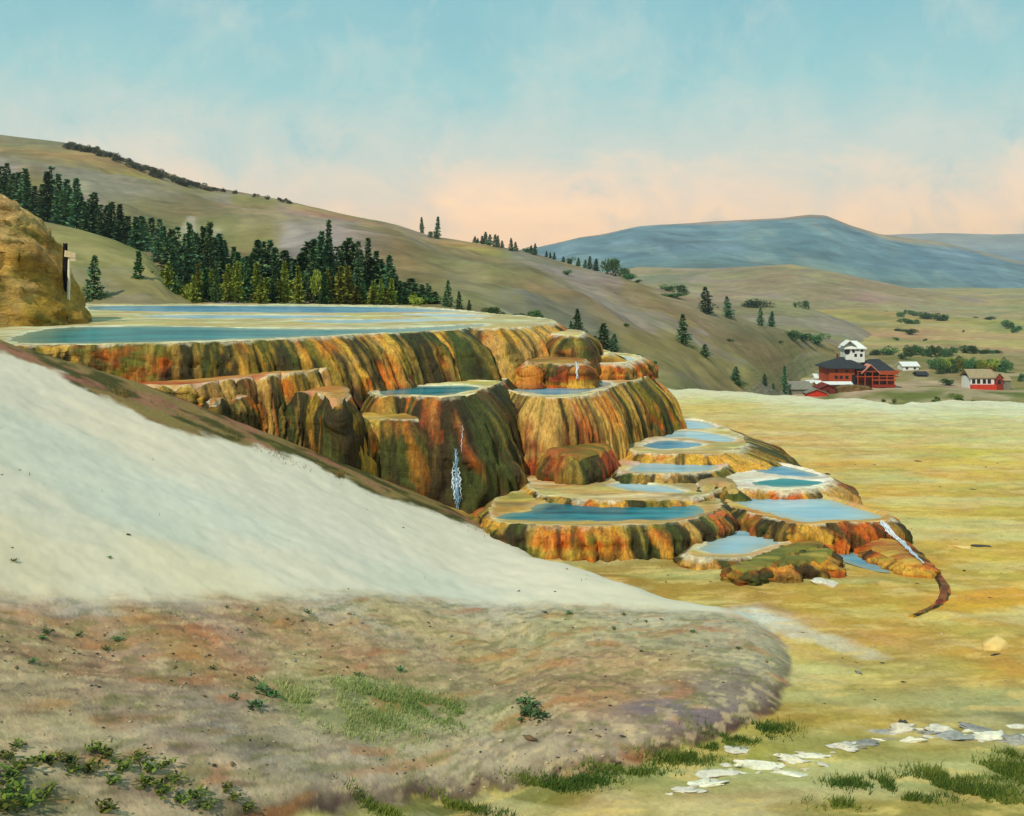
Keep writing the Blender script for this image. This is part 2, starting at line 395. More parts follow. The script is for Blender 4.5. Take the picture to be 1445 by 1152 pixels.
def ground_col(X, Y):
    Yc = np.maximum(Y, 8.0)
    # runnels on the tilted mound lie aslant of the level plain's
    Yq = Y-1.1*np.minimum(X-1, 0)*sst(43, 36, Y)
    wx = X+0.4*fbm(X*0.7, Yq*1.0, 60, 4)*Yc/30; wy = Yc+0.4*fbm(X*0.5, Yq*1.2, 64, 4)*Yc/30
    bd = sdist(X+0.2*fbm(X*0.8, Yc*1.2, 170, 4), Y+0.25*fbm(X*1.2, Yc*2.0, 174, 5), BROWNP)
    brn = sst(0.45, -0.6, bd)
    cm = mixc(idw(WHITE_A, wx, wy), idw(BROWN_A, wx, wy), brn); cp = idw(PLAIN_A, wx, wy)
    sd = sdist(X+0.10*fbm(X*2, Y*2, 70), Y+0.15*fbm(X*2, Y*2, 75), TOE)
    inn = sst(0.10, -0.10, sd)
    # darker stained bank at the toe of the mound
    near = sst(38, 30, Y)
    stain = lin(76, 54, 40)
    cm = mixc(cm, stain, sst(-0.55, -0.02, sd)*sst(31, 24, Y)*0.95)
    # olive brown weedy strip between the white crest and the terraces
    st = sst(0.20, -0.35, sdist(X+0.25*fbm(X*1.5, Y*1.5, 80), Y+0.4*fbm(X*1.5, Y*1.5, 84), STRIPP))
    n = fbm(X*0.6, Y*0.9, 90, 5)
    cs = mixc(np.broadcast_to(lin(132, 114, 68), X.shape+(3,)), lin(150, 108, 82), sst(-0.1, 0.5, n))
    cs = mixc(cs, lin(74, 74, 34), sst(0.0, 0.6, fbm(X*0.9+9, Y*1.3, 95, 5)))
    cs = mixc(cs, lin(126, 66, 34), sst(-2.0, 1.5, X)*0.7)
    cm = mixc(cm, cs, st)
    cp = (cp*0.92+0.08*lin(204, 190, 128))*np.array([1.0, 0.93, 0.86])
    cp = mixc(cp, lin(150, 148, 84), sst(0.1, 0.7, fbm(X*0.22+13, Y*0.55, 180, 5))*0.38)
    cp = mixc(cp, lin(222, 206, 150), sst(0.15, 0.7, fbm(X*0.3+43, Y*0.8, 184, 5))*0.4)
    cm = cm*np.where(brn > 0.5, 1.0, 1.0)[..., None]*np.where(brn[..., None] > 0.5, np.array([0.97, 0.91, 0.98]), np.array([1.06, 0.97, 0.93]))
    c = mixc(cp, cm, inn)
    d, t = linedist(X+0.2*fbm(X*1.5, Y, 98), Y+0.3*fbm(X, Y*1.5, 99), SPUR)
    c = mixc(c, lin(206, 208, 192), sst(1.1, 0.25, d/(1.25-t*0.9))*(1-0.6*t))
    c = mixc(c, lin(196, 150, 118), sst(0.5, 0.1, np.abs(d-1.1))*0.35*(1-0.5*t)*(Y > 28))
    # streaky pigment
    s1 = fbm(X*0.35, Yq*1.5, 110, 5); s2 = fbm(X*1.3, Yq*2.6, 116, 5); s3 = fbm(X*0.12, Yq*0.5, 122, 4)
    wht = (1-brn)*inn
    c = c*(1+(0.09*s1+0.07*s2)*(1-0.75*wht))[..., None]
    c = mixc(c, lin(214, 168, 80), np.clip(s3*0.3, 0, 0.25)*(1-inn))
    c = mixc(c, lin(190, 190, 128), np.clip(-s3*0.7, 0, 0.5)*(1-inn))
    rough = inn*(1-st)*(1-wht)
    d1 = fbm(X*3.2, Yq*5.5, 140, 4); d2 = fbm(X*4.0+9, Yq*7.0, 146, 3); big = fbm(X*0.45, Yq*0.7, 150, 4)
    c = mixc(c, lin(84, 66, 64), sst(0.36, 0.7, d1+0.25*big)*rough*0.34)
    c = mixc(c, lin(214, 186, 138), sst(0.34, 0.66, d2-0.25*big)*rough*0.5)
    c = mixc(c, lin(176, 112, 58), sst(0.25, 0.8, fbm(X*0.8+31, Yq*1.6, 154, 4))*rough*0.5)
    c = mixc(c, lin(112, 112, 60), sst(0.35, 0.7, fbm(X*2.6+51, Yq*4.2, 158, 4))*rough*0.5)
    c = mixc(c, lin(118, 106, 44), sst(0.25, 0.65, fbm(X*1.6+71, Yq*3.6, 162, 5))*(1-inn)*0.2)
    c = mixc(c, lin(222, 190, 112), sst(0.35, 0.7, fbm(X*0.9+91, Yq*3.0, 166, 5))*(1-inn)*0.5)
    dark = sst(0.35, 0.8, fbm(X*1.6, Yq*2.6, 130, 4))*inn*(1-st)*(1-wht)*sst(29, 18, Y)
    c = mixc(c, lin(112, 90, 76), dark*0.4)
    lt = sst(0.25, 0.8, fbm(X*1.3+40, Yq*2.2, 134, 5))*inn*(1-wht)*sst(22, 14, Y)
    c = mixc(c, lin(206, 184, 146), lt*0.55)
    # pale sinter lip at the far edge of the plain, wooded scree below it
    e = edge_y(X, Y)
    c = mixc(c, lin(214, 210, 184), sst(-9, -1, Y-e)*0.6)
    c = mixc(c, lin(126, 114, 66), sst(0.5, 3, Y-e))
    al = np.clip(1-0.90*(1-brn)*inn*(1-st), 0, 1)
    return np.column_stack([np.clip(c, 0.004, 0.9), al])

nr = 640
pxs = np.concatenate([-420-np.geomspace(4000, 6, 60), np.linspace(-420, 1900, 900), 1900+np.geomspace(6, 4000, 60)]); nc = len(pxs)
Ys = np.concatenate([np.linspace(1.5, 9, 14, endpoint=False), np.geomspace(9, 120, nr), np.geomspace(122, 240, 24)])
nr = len(Ys)
XX = (pxs[None, :]-CX)/F*Ys[:, None]; YY = np.repeat(Ys[:, None], nc, 1)
ZZ = gz(XX, YY)
gc = ground_col(XX.ravel(), YY.ravel())
o = make_mesh('ground', np.stack([XX, YY, ZZ], -1), gridf(nr, nc), M_GROUND, gc)
tag(o, kind='structure')

# ------------------------------------------------------------------ hills
class Hill:
    def __init__(s, name, cols, pexp, amp, colf, mat, ncol=260, nrow=90, seed=0, back=0.5, rough=1.0):
        """cols: (px, ridge_py, Y_ridge, foot_py, Y_foot) - a real slope from its foot up to its ridge and down the far side"""
        cols = np.array(cols, float)
        s.px = np.linspace(cols[0, 0], cols[-1, 0], ncol)
        def I(k):
            y = np.interp(s.px, cols[:, 0], cols[:, k]); w = max(3, ncol//60)
            ker = np.hanning(w+2)[1:-1]; ker /= ker.sum()
            return np.convolve(np.pad(y, w//2, 'edge'), ker, 'valid')[:ncol]
        s.ry, s.Yr, s.fy, s.Yf = I(1), I(2), I(3), I(4)
        s.pexp, s.seed, s.amp = pexp, seed, amp
        t = np.linspace(0, 1, nrow)
        PX = np.repeat(s.px[None], nrow, 0)
        Y, Z = s.surf(PX, t[:, None])
        X = (PX-CX)/F*Y
        # far side
        tb = np.linspace(0, 1, 14)[1:]
        Yb = s.Yr[None]*(1+tb[:, None]*back); Zr = Z[-1][None]
        Zb = Zr-(tb[:, None]**1.4)*np.maximum(Zr+40, 10)
        Xb = (s.px[None]-CX)/F*Yb
        V = np.stack([np.vstack([X, Xb]), np.vstack([Y, Yb]), np.vstack([Z, Zb])], -1)
        T = np.concatenate([t, np.ones(13)])
        TT = np.repeat(T[:, None], ncol, 1); PP = np.repeat(s.px[None], nrow+13, 0)
        c = colf(PP.ravel(), TT.ravel(), V[..., 0].ravel(), V[..., 1].ravel())
        s.obj = tag(make_mesh(name, V, gridf(nrow+13, ncol), mat, c), kind='structure')
    def surf(s, px, t):
        ry, Yr, fy, Yf = (np.interp(px, s.px, a) for a in (s.ry, s.Yr, s.fy, s.Yf))
        Y = Yf*(Yr/Yf)**t
        k = 1-(1-t)**s.pexp
        py = fy+(ry-fy)*k
        X = (px-CX)/F*Y
        Z = CAMZ-(py-HY)/F*Y
        m = np.sin(np.pi*np.clip(t, 0, 1))**0.6
        sc = 1.0/(0.09*Yr)
        Z = Z+s.amp*Yr*(m*0.8+0.06)*fbm(X*sc, Y*sc*0.6, 200+s.seed*7, 5)
        return Y, Z
    def at(s, px, py):
        t = np.linspace(0, 1, 400)
        Y, Z = s.surf(np.full(400, px), t)
        q = HY+F*(CAMZ-Z)/Y
        k = int(np.argmin(np.abs(q-py)))
        return np.array([(px-CX)/F*Y[k], Y[k], Z[k]])

def hill_col(pal, zones=()):
    def f(px, t, X, Y):
        n1 = fbm(px/140, t*3.2, 300, 4); n2 = fbm(px/60+3, t*6, 306, 4); n3 = fbm(px/220-7, t*2.2+4, 311, 3)
        c = np.broadcast_to(pal[0], px.shape+(3,)).copy()
        c = mixc(c, pal[1], sst(-0.1, 0.6, n1)); c = mixc(c, pal[2], sst(0.05, 0.7, n2)*0.8); c = mixc(c, pal[3], sst(0.0, 0.6, n3)*0.8)
        for (x0, x1, t0, t1, cc, a) in zones:
            w = sst(0, 1, 1-np.hypot((px+40*n2-(x0+x1)/2)/((x1-x0)/2), (t+0.08*n1-(t0+t1)/2)/((t1-t0)/2)))
            c = mixc(c, cc, np.clip(w*1.7, 0, 1)*a)
        return c*(0.86+0.10*n2+0.10*fbm(px/26, t*22, 318, 4))[..., None]
    return f
OLV, TAN, MAU, GRN, ORG = lin(144, 126, 82), lin(162, 140, 106), lin(148, 130, 118), lin(112, 114, 62), lin(168, 124, 68)

L1 = Hill('hill', [(-400,150,900,470,112),(-150,176,900,470,112),(0,190,880,455,108),(80,200,860,450,106),(130,207,840,440,104),(200,232,800,440,104),(290,262,760,440,103),(400,283,720,438,103),
     (470,300,690,438,103),(560,318,650,440,102),(610,335,620,442,101),(680,345,600,450,98),(745,355,580,470,94),(790,369,560,500,92),
     (850,385,540,535,96),(900,399,520,575,100),(960,416,500,590,112),(1010,434,480,595,150),(1060,455,470,590,200),(1107,466,480,590,320),
     (1138,474,510,545,425),(1160,480,530,530,450),(1200,494,530,530,470),(1250,512,530,532,480),(1300,535,530,540,480)], 1.25, 0.010,
     hill_col([OLV, TAN, MAU, lin(124, 118, 78)],
       [(-100,360,0.72,1.0,lin(172, 138, 82),0.7),(-60,300,0.62,0.80,lin(150, 142, 124),0.7),(180,330,0.45,0.75,lin(146, 128, 86),0.6),(240,300,0.40,0.66,lin(186, 168, 150),0.7),
        (340,560,0.25,0.72,lin(152, 140, 132),0.9),(380,620,0.86,1.0,lin(172, 140, 92),0.8),(560,800,0.05,0.6,lin(134, 128, 82),0.6),(640,1000,0.45,0.8,lin(140, 128, 116),0.6),
        (700,900,0.2,0.5,lin(118, 118, 108),0.6),(600,720,0.85,1.02,lin(180, 140, 80),0.8),(820,1160,0.2,0.6,lin(142, 128, 76),0.8),(700,900,0.75,1.0,lin(150, 136, 124),0.7)]),
     M_HILL, 420, 130, 1)
K1 = Hill('knoll', [(-350,250,150,440,100),(-100,280,150,440,100),(0,300,146,440,100),(60,312,142,436,100),(110,323,140,434,100),(160,338,136,433,99),(205,357,130,432,98),(225,380,124,432,98),(245,410,118,432,98),(275,431,112,434,98),(300,436,110,437,98)],
     1.3, 0.006, hill_col([lin(134, 122, 78), lin(142, 130, 100), lin(118, 110, 60), lin(150, 134, 88)]), M_HILL, 160, 60, 2)
H2 = Hill('hill.001', [(900,440,760,520,520),(1000,432,780,520,520),(1040,429,800,520,520),(1096,430,800,510,520),(1152,439,780,500,540),(1190,455,740,500,560),(1219,470,700,495,580),(1250,488,680,495,600),(1300,505,660,510,620)],
     1.2, 0.006, hill_col([lin(156, 142, 122), lin(150, 136, 108), lin(140, 130, 116), lin(142, 134, 88)]), M_HILL, 140, 50, 3)
H3 = Hill('hill.002', [(760,392,2300,420,1300),(860,384,2300,430,1300),(900,377,2200,435,1250),(1000,379,2100,438,1150),(1060,376,2000,440,1100),(1116,373,1950,440,1100),(1180,385,1900,440,1150),(1292,409,1800,446,1150),(1380,424,1750,446,1200),(1445,432,1700,448,1250),(1600,440,1700,450,1300)],
     1.3, 0.005, hill_col([lin(164, 142, 100), lin(170, 146, 114), lin(152, 132, 116), lin(148, 134, 90)],
       [(900,1010,0.3,1,lin(126, 126, 92),0.8),(1060,1180,0.75,1.05,lin(180, 156, 100),0.8)]), M_HILL, 260, 70, 4)
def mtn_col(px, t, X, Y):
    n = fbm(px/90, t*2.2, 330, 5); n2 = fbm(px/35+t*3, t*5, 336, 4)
    c = np.broadcast_to(lin(108, 134, 142), px.shape+(3,)).copy()  # base colour lightened to carry part of the distance haze
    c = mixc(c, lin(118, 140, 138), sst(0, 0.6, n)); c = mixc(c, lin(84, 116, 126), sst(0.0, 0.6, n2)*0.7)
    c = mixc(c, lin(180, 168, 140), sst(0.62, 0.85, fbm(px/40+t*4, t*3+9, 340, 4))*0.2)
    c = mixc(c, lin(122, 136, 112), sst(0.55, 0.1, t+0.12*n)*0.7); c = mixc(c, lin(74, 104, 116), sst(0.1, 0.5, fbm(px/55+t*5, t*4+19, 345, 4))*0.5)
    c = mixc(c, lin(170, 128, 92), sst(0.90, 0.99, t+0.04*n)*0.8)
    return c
MT = Hill('mountain', [(700,360,4300,398,2700),(780,346,4300,398,2700),(815,336,4250,398,2600),(850,331,4200,402,2600),(900,320,4200,402,2600),(1000,313,4200,402,2500),(1100,308,4200,410,2500),(1140,303,4200,415,2500),(1165,304,4200,420,2500),
     (1200,318,4200,425,2500),(1240,330,4200,430,2500),(1330,342,4200,440,2500),(1400,360,4000,445,2500),(1445,372,3900,450,2500),(1600,400,3600,455,2500)],
     1.35, 0.006, mtn_col, M_FAR, 320, 110, 5)
MT2 = Hill('mountain.001', [(1100,345,7000,400,5200),(1200,334,7000,400,5200),(1260,331,7000,400,5200),(1330,329,7000,400,5200),(1400,331,7000,400,5200),(1445,330,7000,400,5200),(1550,322,7000,405,5200),(1800,340,7000,405,5200)],
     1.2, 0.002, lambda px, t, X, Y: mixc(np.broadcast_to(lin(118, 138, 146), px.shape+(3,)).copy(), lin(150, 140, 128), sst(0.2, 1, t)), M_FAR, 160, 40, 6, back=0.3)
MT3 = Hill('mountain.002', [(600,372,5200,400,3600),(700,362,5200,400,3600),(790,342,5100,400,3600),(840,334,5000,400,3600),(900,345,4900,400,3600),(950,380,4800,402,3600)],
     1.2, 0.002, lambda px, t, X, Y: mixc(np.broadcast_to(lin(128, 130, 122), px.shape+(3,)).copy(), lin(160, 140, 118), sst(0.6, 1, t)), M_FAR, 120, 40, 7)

# valley floor, one sheet running to the horizon
VZ = -30.0
vy = np.concatenate([np.geomspace(150, 2600, 150), np.geomspace(2700, 7200, 20)])
vx = np.linspace(-0.9, 1.1, 260)
VX = vx[None]*vy[:, None]; VY = np.repeat(vy[:, None], 260, 1)
def vz(X, Y):
    X = np.asarray(X, float); Y = np.asarray(Y, float)
    return VZ+2.2*fbm(X/90, Y/120, 400, 4)*sst(250, 420, Y)+1.2*fbm(X/28, Y/28, 410, 3)-6*sst(2400, 5000, Y)
def valley_col(X, Y):
    n = fbm(X/120, Y/160, 420, 4); n2 = fbm(X/35, Y/60, 424, 4); n3 = fbm(X/160+5, Y/90, 428, 4)
    c = np.broadcast_to(lin(168, 150, 84), X.shape+(3,)).copy()
    c = mixc(c, lin(176, 150, 98), sst(0, 0.6, n)); c = mixc(c, lin(122, 122, 66), sst(0.1, 0.7, n2)*0.7)
    c = mixc(c, lin(140, 134, 110), sst(0.0, 0.5, n3)*0.6)
    near = sst(640, 420, Y)
    cn = mixc(np.broadcast_to(lin(138, 118, 76), X.shape+(3,)).copy(), lin(104, 108, 50), sst(-0.1, 0.5, fbm(X/14, Y/20, 432, 4)))
    cn = mixc(cn, lin(166, 146, 112), sst(0.1, 0.6, fbm(X/22+7, Y/12, 436, 4)))
    c = mixc(c, cn, near)
    # worn track leading past the houses
    d, t = linedist(X, Y, [WZ(1200, 556, VZ), WZ(1245, 546, VZ), WZ(1290, 538, VZ), WZ(1330, 535, VZ), WZ(1380, 545, VZ), WZ(1480, 548, VZ)])
    return mixc(c, lin(178, 150, 122), sst(9, 3, d+2*n2)*0.8)
def V(px, py):
    X, Y = WZ(px, py, VZ)
    return np.array([X, Y, float(vz(np.array([X]), np.array([Y]))[0])])
o = tag(make_mesh('valley_floor', np.stack([VX, VY, vz(VX, VY)], -1), gridf(len(vy), 260), M_HILL, valley_col(VX.ravel(), VY.ravel())), kind='structure')
# the land round and behind the viewer, far below nothing stands empty
xs = np.linspace(-8000, 8000, 60); ys = np.linspace(-1500, 9500, 60)
gx, gy = np.meshgrid(xs, ys)
tag(make_mesh('terrain', np.stack([gx, gy, np.full(gx.shape, -42.0)], -1), gridf(60, 60), M_HILL, np.tile(lin(140, 128, 84), (3600, 1))), kind='structure')

# ------------------------------------------------------------------ travertine terraces
def catmull(P, ds):
    P = np.asarray(P, float); n = len(P); out = []
    for i in range(n):
        p0, p1, p2, p3 = P[i-1], P[i], P[(i+1) % n], P[(i+2) % n]
        L = np.linalg.norm(p2-p1); k = max(2, int(L/ds*2))
        t = np.linspace(0, 1, k, endpoint=False)[:, None]
        # centripetal-ish: limit tangents by the chord
        m1 = (p2-p0)*0.5; m2 = (p3-p1)*0.5
        for m in (m1, m2):
            l = np.linalg.norm(m)
            if l > L: m *= L/l
        h = (2*t**3-3*t**2+1)*p1+(t**3-2*t**2+t)*m1+(-2*t**3+3*t**2)*p2+(t**3-t**2)*m2
        out.append(h)
    Q = np.vstack(out); Q2 = np.vstack([Q, Q[:1]])
    s = np.concatenate([[0], np.cumsum(np.linalg.norm(np.diff(Q2, axis=0), axis=1))])
    N = max(24, int(s[-1]/ds))
    u = np.linspace(0, s[-1], N, endpoint=False)
    return np.stack([np.interp(u, s, Q2[:, 0]), np.interp(u, s, Q2[:, 1])], -1), u, s[-1]
def lobes(s, L, wmin, wmax, rng):
    """rounded columns side by side along a rim of length L: bulge 0..1 and each column's number"""
    edges = [0.0]
    while edges[-1] < L-wmax: edges.append(edges[-1]+rng.uniform(wmin, wmax)**1.0)
    edges.append(L); e = np.array(edges)
    sm = np.mod(s, L)
    k = np.clip(np.searchsorted(e, sm, 'right')-1, 0, len(e)-2)
    x = (sm-e[k])/(e[k+1]-e[k])*2-1
    return np.sqrt(np.clip(1-x*x, 0, 1)), k, len(e)

OCH, GLD, OLG, DRK, RST, ORN, CRM, TANW = lin(204, 134, 32), lin(218, 162, 54), lin(126, 110, 20), lin(44, 44, 12), lin(138, 52, 16), lin(206, 96, 18), lin(226, 212, 176), lin(200, 156, 84)

def water_sheet(Q, z, mat):
    x0, y0 = Q.min(0); x1, y1 = Q.max(0); g = max(0.22, math.sqrt((x1-x0)*(y1-y0)/2500))
    gx, gy = np.meshgrid(np.arange(x0, x1, g), np.arange(y0, y1, g))
    gp = np.stack([gx.ravel(), gy.ravel()], -1); gp = gp[sdist(gp[:, 0], gp[:, 1], Q) < -0.12]
    n = len(Q)
    res = geometry.delaunay_2d_cdt([Vector(p) for p in np.vstack([Q, gp]).tolist()], [(i, (i+1) % n) for i in range(n)], [], 1, 1e-5)
    vv = np.array([tuple(q) for q in res[0]]); ff = [list(t) for t in res[2]]
    if not ff: return
    a, b, c = (vv[ff[0][i]] for i in range(3))
    if (b[0]-a[0])*(c[1]-a[1])-(b[1]-a[1])*(c[0]-a[0]) < 0: ff = [t[::-1] for t in ff]
    d = np.clip(-sdist(vv[:, 0], vv[:, 1], Q)-0.15, 0, 9)
    wd_ = max(0.5, 0.28*min(x1-x0, y1-y0))
    tag(make_mesh('pool_water', np.column_stack([vv, np.full(len(vv), z)]), ff, mat, np.repeat(np.clip(d/wd_, 0, 0.95)[:, None], 3, 1), False), kind='structure')
def terrace(label, rim, z, base, flare=0.7, pools=(), wat=None, seed=0, ds=0.07, w1=(0.7, 1.5), w2=(0.17, 0.42), a1=0.28, a2=0.24, a3=0.25, cren=0.0, tilt=None, dome=0.0,
            olive=0.5, dark=0.35, rust=0.4, pale=0.3, gold=0.4, topc=None, zone=None, lip=0.07, grid=0.25, group='stepped travertine terraces', lobe_top=0.35, poolc=True, rimw=0.35):
    rng = np.random.default_rng(900+seed)
    TI = (lambda p: np.interp(p, tilt[0], tilt[1])) if tilt else (lambda p: 0.0*np.asarray(p, float))
    P = [np.array(p[1:], float) if p[0] == 'w' else WZ(p[0], p[1], z+float(TI(p[0]))) for p in rim]
    A = sum(P[i][0]*P[(i+1) % len(P)][1]-P[(i+1) % len(P)][0]*P[i][1] for i in range(len(P)))
    if A < 0: P = P[::-1]
    R, s, L = catmull(P, ds)
    N = len(R)
    T = np.roll(R, -2, 0)-np.roll(R, 2, 0)
    nrm = np.stack([T[:, 1], -T[:, 0]], -1)
    for _ in range(10): nrm = (nrm+np.roll(nrm, 1, 0)+np.roll(nrm, -1, 0))/3
    nrm /= np.linalg.norm(nrm, axis=1)[:, None]+1e-9
    if np.isscalar(base): bz = np.full(N, float(base))
    else:
        q = R+nrm*(0.8 if callable(flare) else flare); bz = base(q[:, 0], q[:, 1])
    bz = np.minimum(bz, z-0.15)
    H = z-bz
    M = int(np.clip(np.max(H)/0.075, 8, 64))
    v = np.linspace(0, 1, M+1)[:, None]
    k0 = seed*31
    S = np.repeat(s[None], M+1, 0)
    # wander of the runnels as they go down; noise sampled round the closed rim so it joins
    ang = s/L*2*np.pi; rr = L/(2*np.pi)
    cxn, cyn = np.cos(ang)*rr, np.sin(ang)*rr
    def ring(f, fv, k, o=4):
        return fbm(cxn[None]*f+fv*v*1.7, cyn[None]*f+fv*v, k0+k, o)
    Sw = S+0.12*ring(0.5, 1.3, 1, 3)+0.04*ring(2.0, 4, 4, 2)
    b1, k1, n1 = lobes(Sw, L, *w1, rng); b2, k2, n2 = lobes(Sw+0.3, L, *w2, rng); b3, k3, n3 = lobes(Sw+0.9, L, w1[0]*0.6, w1[1]*0.9, rng)
    a1r = rng.uniform(0.4, 1.3, n1)[k1]; a2r = rng.uniform(0.2, 1.2, n2)[k2]
    v0 = np.where(rng.uniform(0, 1, n3) < 0.55, rng.uniform(0.15, 0.75, n3), 2.0)[k3]
    shelf = np.sqrt(np.clip((v-v0)/0.13, 0, 1))*np.clip(1-(v-v0)/1.1, 0.3, 1)
    env = lobe_top+(1-lobe_top)*sst(0.0, 0.55, v)
    disp = a1*b1*a1r*env+a2*b2*a2r*(0.25+0.75*sst(0, 0.25, v))+a3*b3*shelf*(0.6+0.4*b2)+0.05*ring(2.2, 3.0, 8, 4)*sst(0, .2, v)
    hsc = min(1.0, float(np.max(H))/1.1)
    disp = disp*(0.35+0.65*hsc)
    und = 0.15*hsc*np.sin(np.pi*np.clip(v/0.45, 0, 1))**0.8          # the rim swells before the drop
    flr = np.broadcast_to(flare(CX+F*R[:, 0]/np.maximum(R[:, 1], 1)) if callable(flare) else float(flare), N)[None]
    out = disp+und+flr*(0.72*(1-(1-v)**2.6)+0.28*v**2)
    hf = np.clip(H[None]/max(np.max(H), 1e-6), 0.25, 1)
    out = out*hf
    out[0] = out[0]+0.06*fbm(cxn*1.3, cyn*1.3, k0+12, 4)
    X = R[None, :, 0]+nrm[None, :, 0]*out; Y = R[None, :, 1]+nrm[None, :, 1]*out
    Z = (z+lip)-v*(H[None]+lip)
    Z = Z+0.035*ring(3, 6, 20, 3)*np.sin(np.pi*v)
    Z = Z+TI(CX+F*R[:, 0]/np.maximum(R[:, 1], 1))[None]*(1-v)
    Z[0] += 0.03*fbm(cxn*1.5, cyn*1.5, k0+22, 3)
    Z = Z-cren*(1-b1)**1.0*np.clip(1-v*1.6, 0, 1)**2*(0.6+0.4*a1r)-dome*(1-v)
    # pigment of the wall
    pxr = CX+F*R[:, 0]/np.maximum(R[:, 1], 1)
    zz = zone(pxr) if zone else {}
    g = lambda key, d: np.asarray(zz.get(key, d), float) if np.ndim(zz.get(key, d)) == 0 else np.asarray(zz[key])[None, :]
    hue = rng.uniform(-1, 1, n1)[k1]*0.55+rng.uniform(-1, 1, n2)[k2]*0.5
    f1 = ring(0.55, 0.35, 30, 4)+0.45*hue; f2 = ring(1.6, 0.6, 36, 4); f3 = ring(2.8, 1.0, 42, 4); f4 = ring(0.8, 1.3, 48, 4); f5 = ring(0.7, 0.8, 54, 4)
    c = np.broadcast_to(OCH, X.shape+(3,)).copy()
    th = lambda a: 0.75-1.35*a
    def m(f, a, soft=0.19): return sst(th(a)-soft, th(a)+soft, f)
    c = mixc(c, GLD, m(f4, g('gold', gold)))
    c = mixc(c, TANW, m(f5, g('pale', pale))*0.8)
    c = mixc(c, OLG, m(f1, g('olive', olive)))
    c = mixc(c, ORN, m(-f4+0.3*f3+0.35*(v-0.6), g('rust', rust)*1.0)*0.85)
    c = mixc(c, RST, m(f5*0.7+0.5*f2+0.6*(v-0.7), g('rust', rust)*0.75)*0.85)
    c = mixc(c, DRK, m(f2*0.9+0.5*hue+0.2*np.sin(v*3), g('dark', dark)*1.05, 0.22)*0.93)
    c = mixc(c, lin(70, 84, 26), m(f3+0.4*f1, g('olive', olive)*0.6)*0.6)
    c = mixc(c, RST, sst(0.86, 1.0, v+0.08*f2)*0.55*np.clip(g('rust', rust)*1.6, 0, 1))
    f6 = ring(5.5, 0.5, 66, 3); f7 = 0.5*f6+0.7*ring(3.2, 0.4, 70, 3)
    c *= (1+0.16*f3+0.12*f2)[..., None]
    c = mixc(c, np.broadcast_to(lin(230, 180, 76), c.shape[-1:]), sst(0.25, 0.6, f7)*0.45*np.clip(g('gold', gold)+0.3, 0, 1))
    c = mixc(c, lin(52, 46, 14), sst(0.18, 0.55, -f7)*0.7)
    c = mixc(c, CRM, sst(0.13*rimw+0.03, 0.01, v*H[None]+0.10*f3+0.09*f4)*(0.75 if rimw > 0.05 else 0.0)*np.clip(g('rim', 1.0), 0, 1))
    root = empty('travertine_terrace', (0, 0, 0)); tag(root, label, 'terrace', group)
    make_mesh('wall', np.stack([X, Y, Z], -1), gridf(M+1, N, True)[:, ::-1].copy(), M_TRAV, c.reshape(-1, 3), True, root)
    # top: sinter flat with hollows for the pools
    B = np.stack([X[0], Y[0]], -1); zb = Z[0]
    ins = []
    for d in (0.09, 0.2, 0.4): ins.append(B[::2]-nrm[::2]*d)
    x0, y0 = B.min(0); x1, y1 = B.max(0)
    gx, gy = np.meshgrid(np.arange(x0, x1, grid), np.arange(y0, y1, grid*1.2))
    gp = np.stack([gx.ravel(), gy.ravel()], -1)+rng.uniform(-0.2, 0.2, (gx.size, 2))*grid
    poly = B[::max(1, N//500)]
    def clean(pts, d):
        return pts[sdist(pts[:, 0], pts[:, 1], poly) < -d]
    inner = np.vstack([clean(ins[0], 0.05), clean(ins[1], 0.14), clean(ins[2], 0.3), clean(gp, 0.42)])
    pts = np.vstack([B, inner])
    res = geometry.delaunay_2d_cdt([Vector(p) for p in pts.tolist()], [(i, (i+1) % N) for i in range(N)], [], 1, 1e-5)
    vv = np.array([tuple(q) for q in res[0]]); ff = [list(t) for t in res[2]]
    orig = res[3]
    sd = -sdist(vv[:, 0], vv[:, 1], poly)
    hz = z+TI(CX+F*vv[:, 0]/np.maximum(vv[:, 1], 1))+0.03+0.03*fbm(vv[:, 0]*0.7, vv[:, 1]*0.9, k0+60, 4)+lip*np.exp(-(np.clip(sd, 0, 9)/0.16)**2)
    pd = np.full(len(vv), 9.0)
    wpolys = []
    for pl in pools:
        PP = np.array([WZ(a, b, z) for a, b in pl])
        Q, _, _ = catmull(PP, 0.3)
        wpolys.append(Q)
        pd = np.minimum(pd, sdist(vv[:, 0]+0.12*fbm(vv[:, 0]*0.8, vv[:, 1]*0.8, k0+70, 3), vv[:, 1]+0.25*fbm(vv[:, 0]*0.5, vv[:, 1]*1.2, k0+74, 3), Q))
    hz = hz-0.17*sst(0.12, -0.22, pd)
    hz = hz-dome*np.exp(-np.clip(sd, 0, 9)/0.28)
    for i, og in enumerate(orig):
        if og and og[0] < N: hz[i] = zb[og[0]]
    tcs = topc or (lin(214, 196, 140), lin(196, 158, 84), lin(172, 150, 92), lin(222, 212, 182))
    n1_ = fbm(vv[:, 0]*0.25, vv[:, 1]*0.9, k0+80, 5); n2_ = fbm(vv[:, 0]*0.6, vv[:, 1]*1.8, k0+86, 4)
    tcl = np.broadcast_to(tcs[0], (len(vv), 3)).copy()
    tcl = mixc(tcl, tcs[1], sst(-0.1, 0.5, n1_)); tcl = mixc(tcl, tcs[2], sst(0.0, 0.6, n2_))
    tcl = mixc(tcl, tcs[3], sst(0.45, 0.05, np.abs(pd))*0.75); tcl = mixc(tcl, CRM, sst(0.26, 0.02, sd+0.16*n2_+0.1*n1_)*min(0.8, rimw))
    make_mesh('sinter_top', np.column_stack([vv, hz]), ff, M_TOP, tcl, True, root)
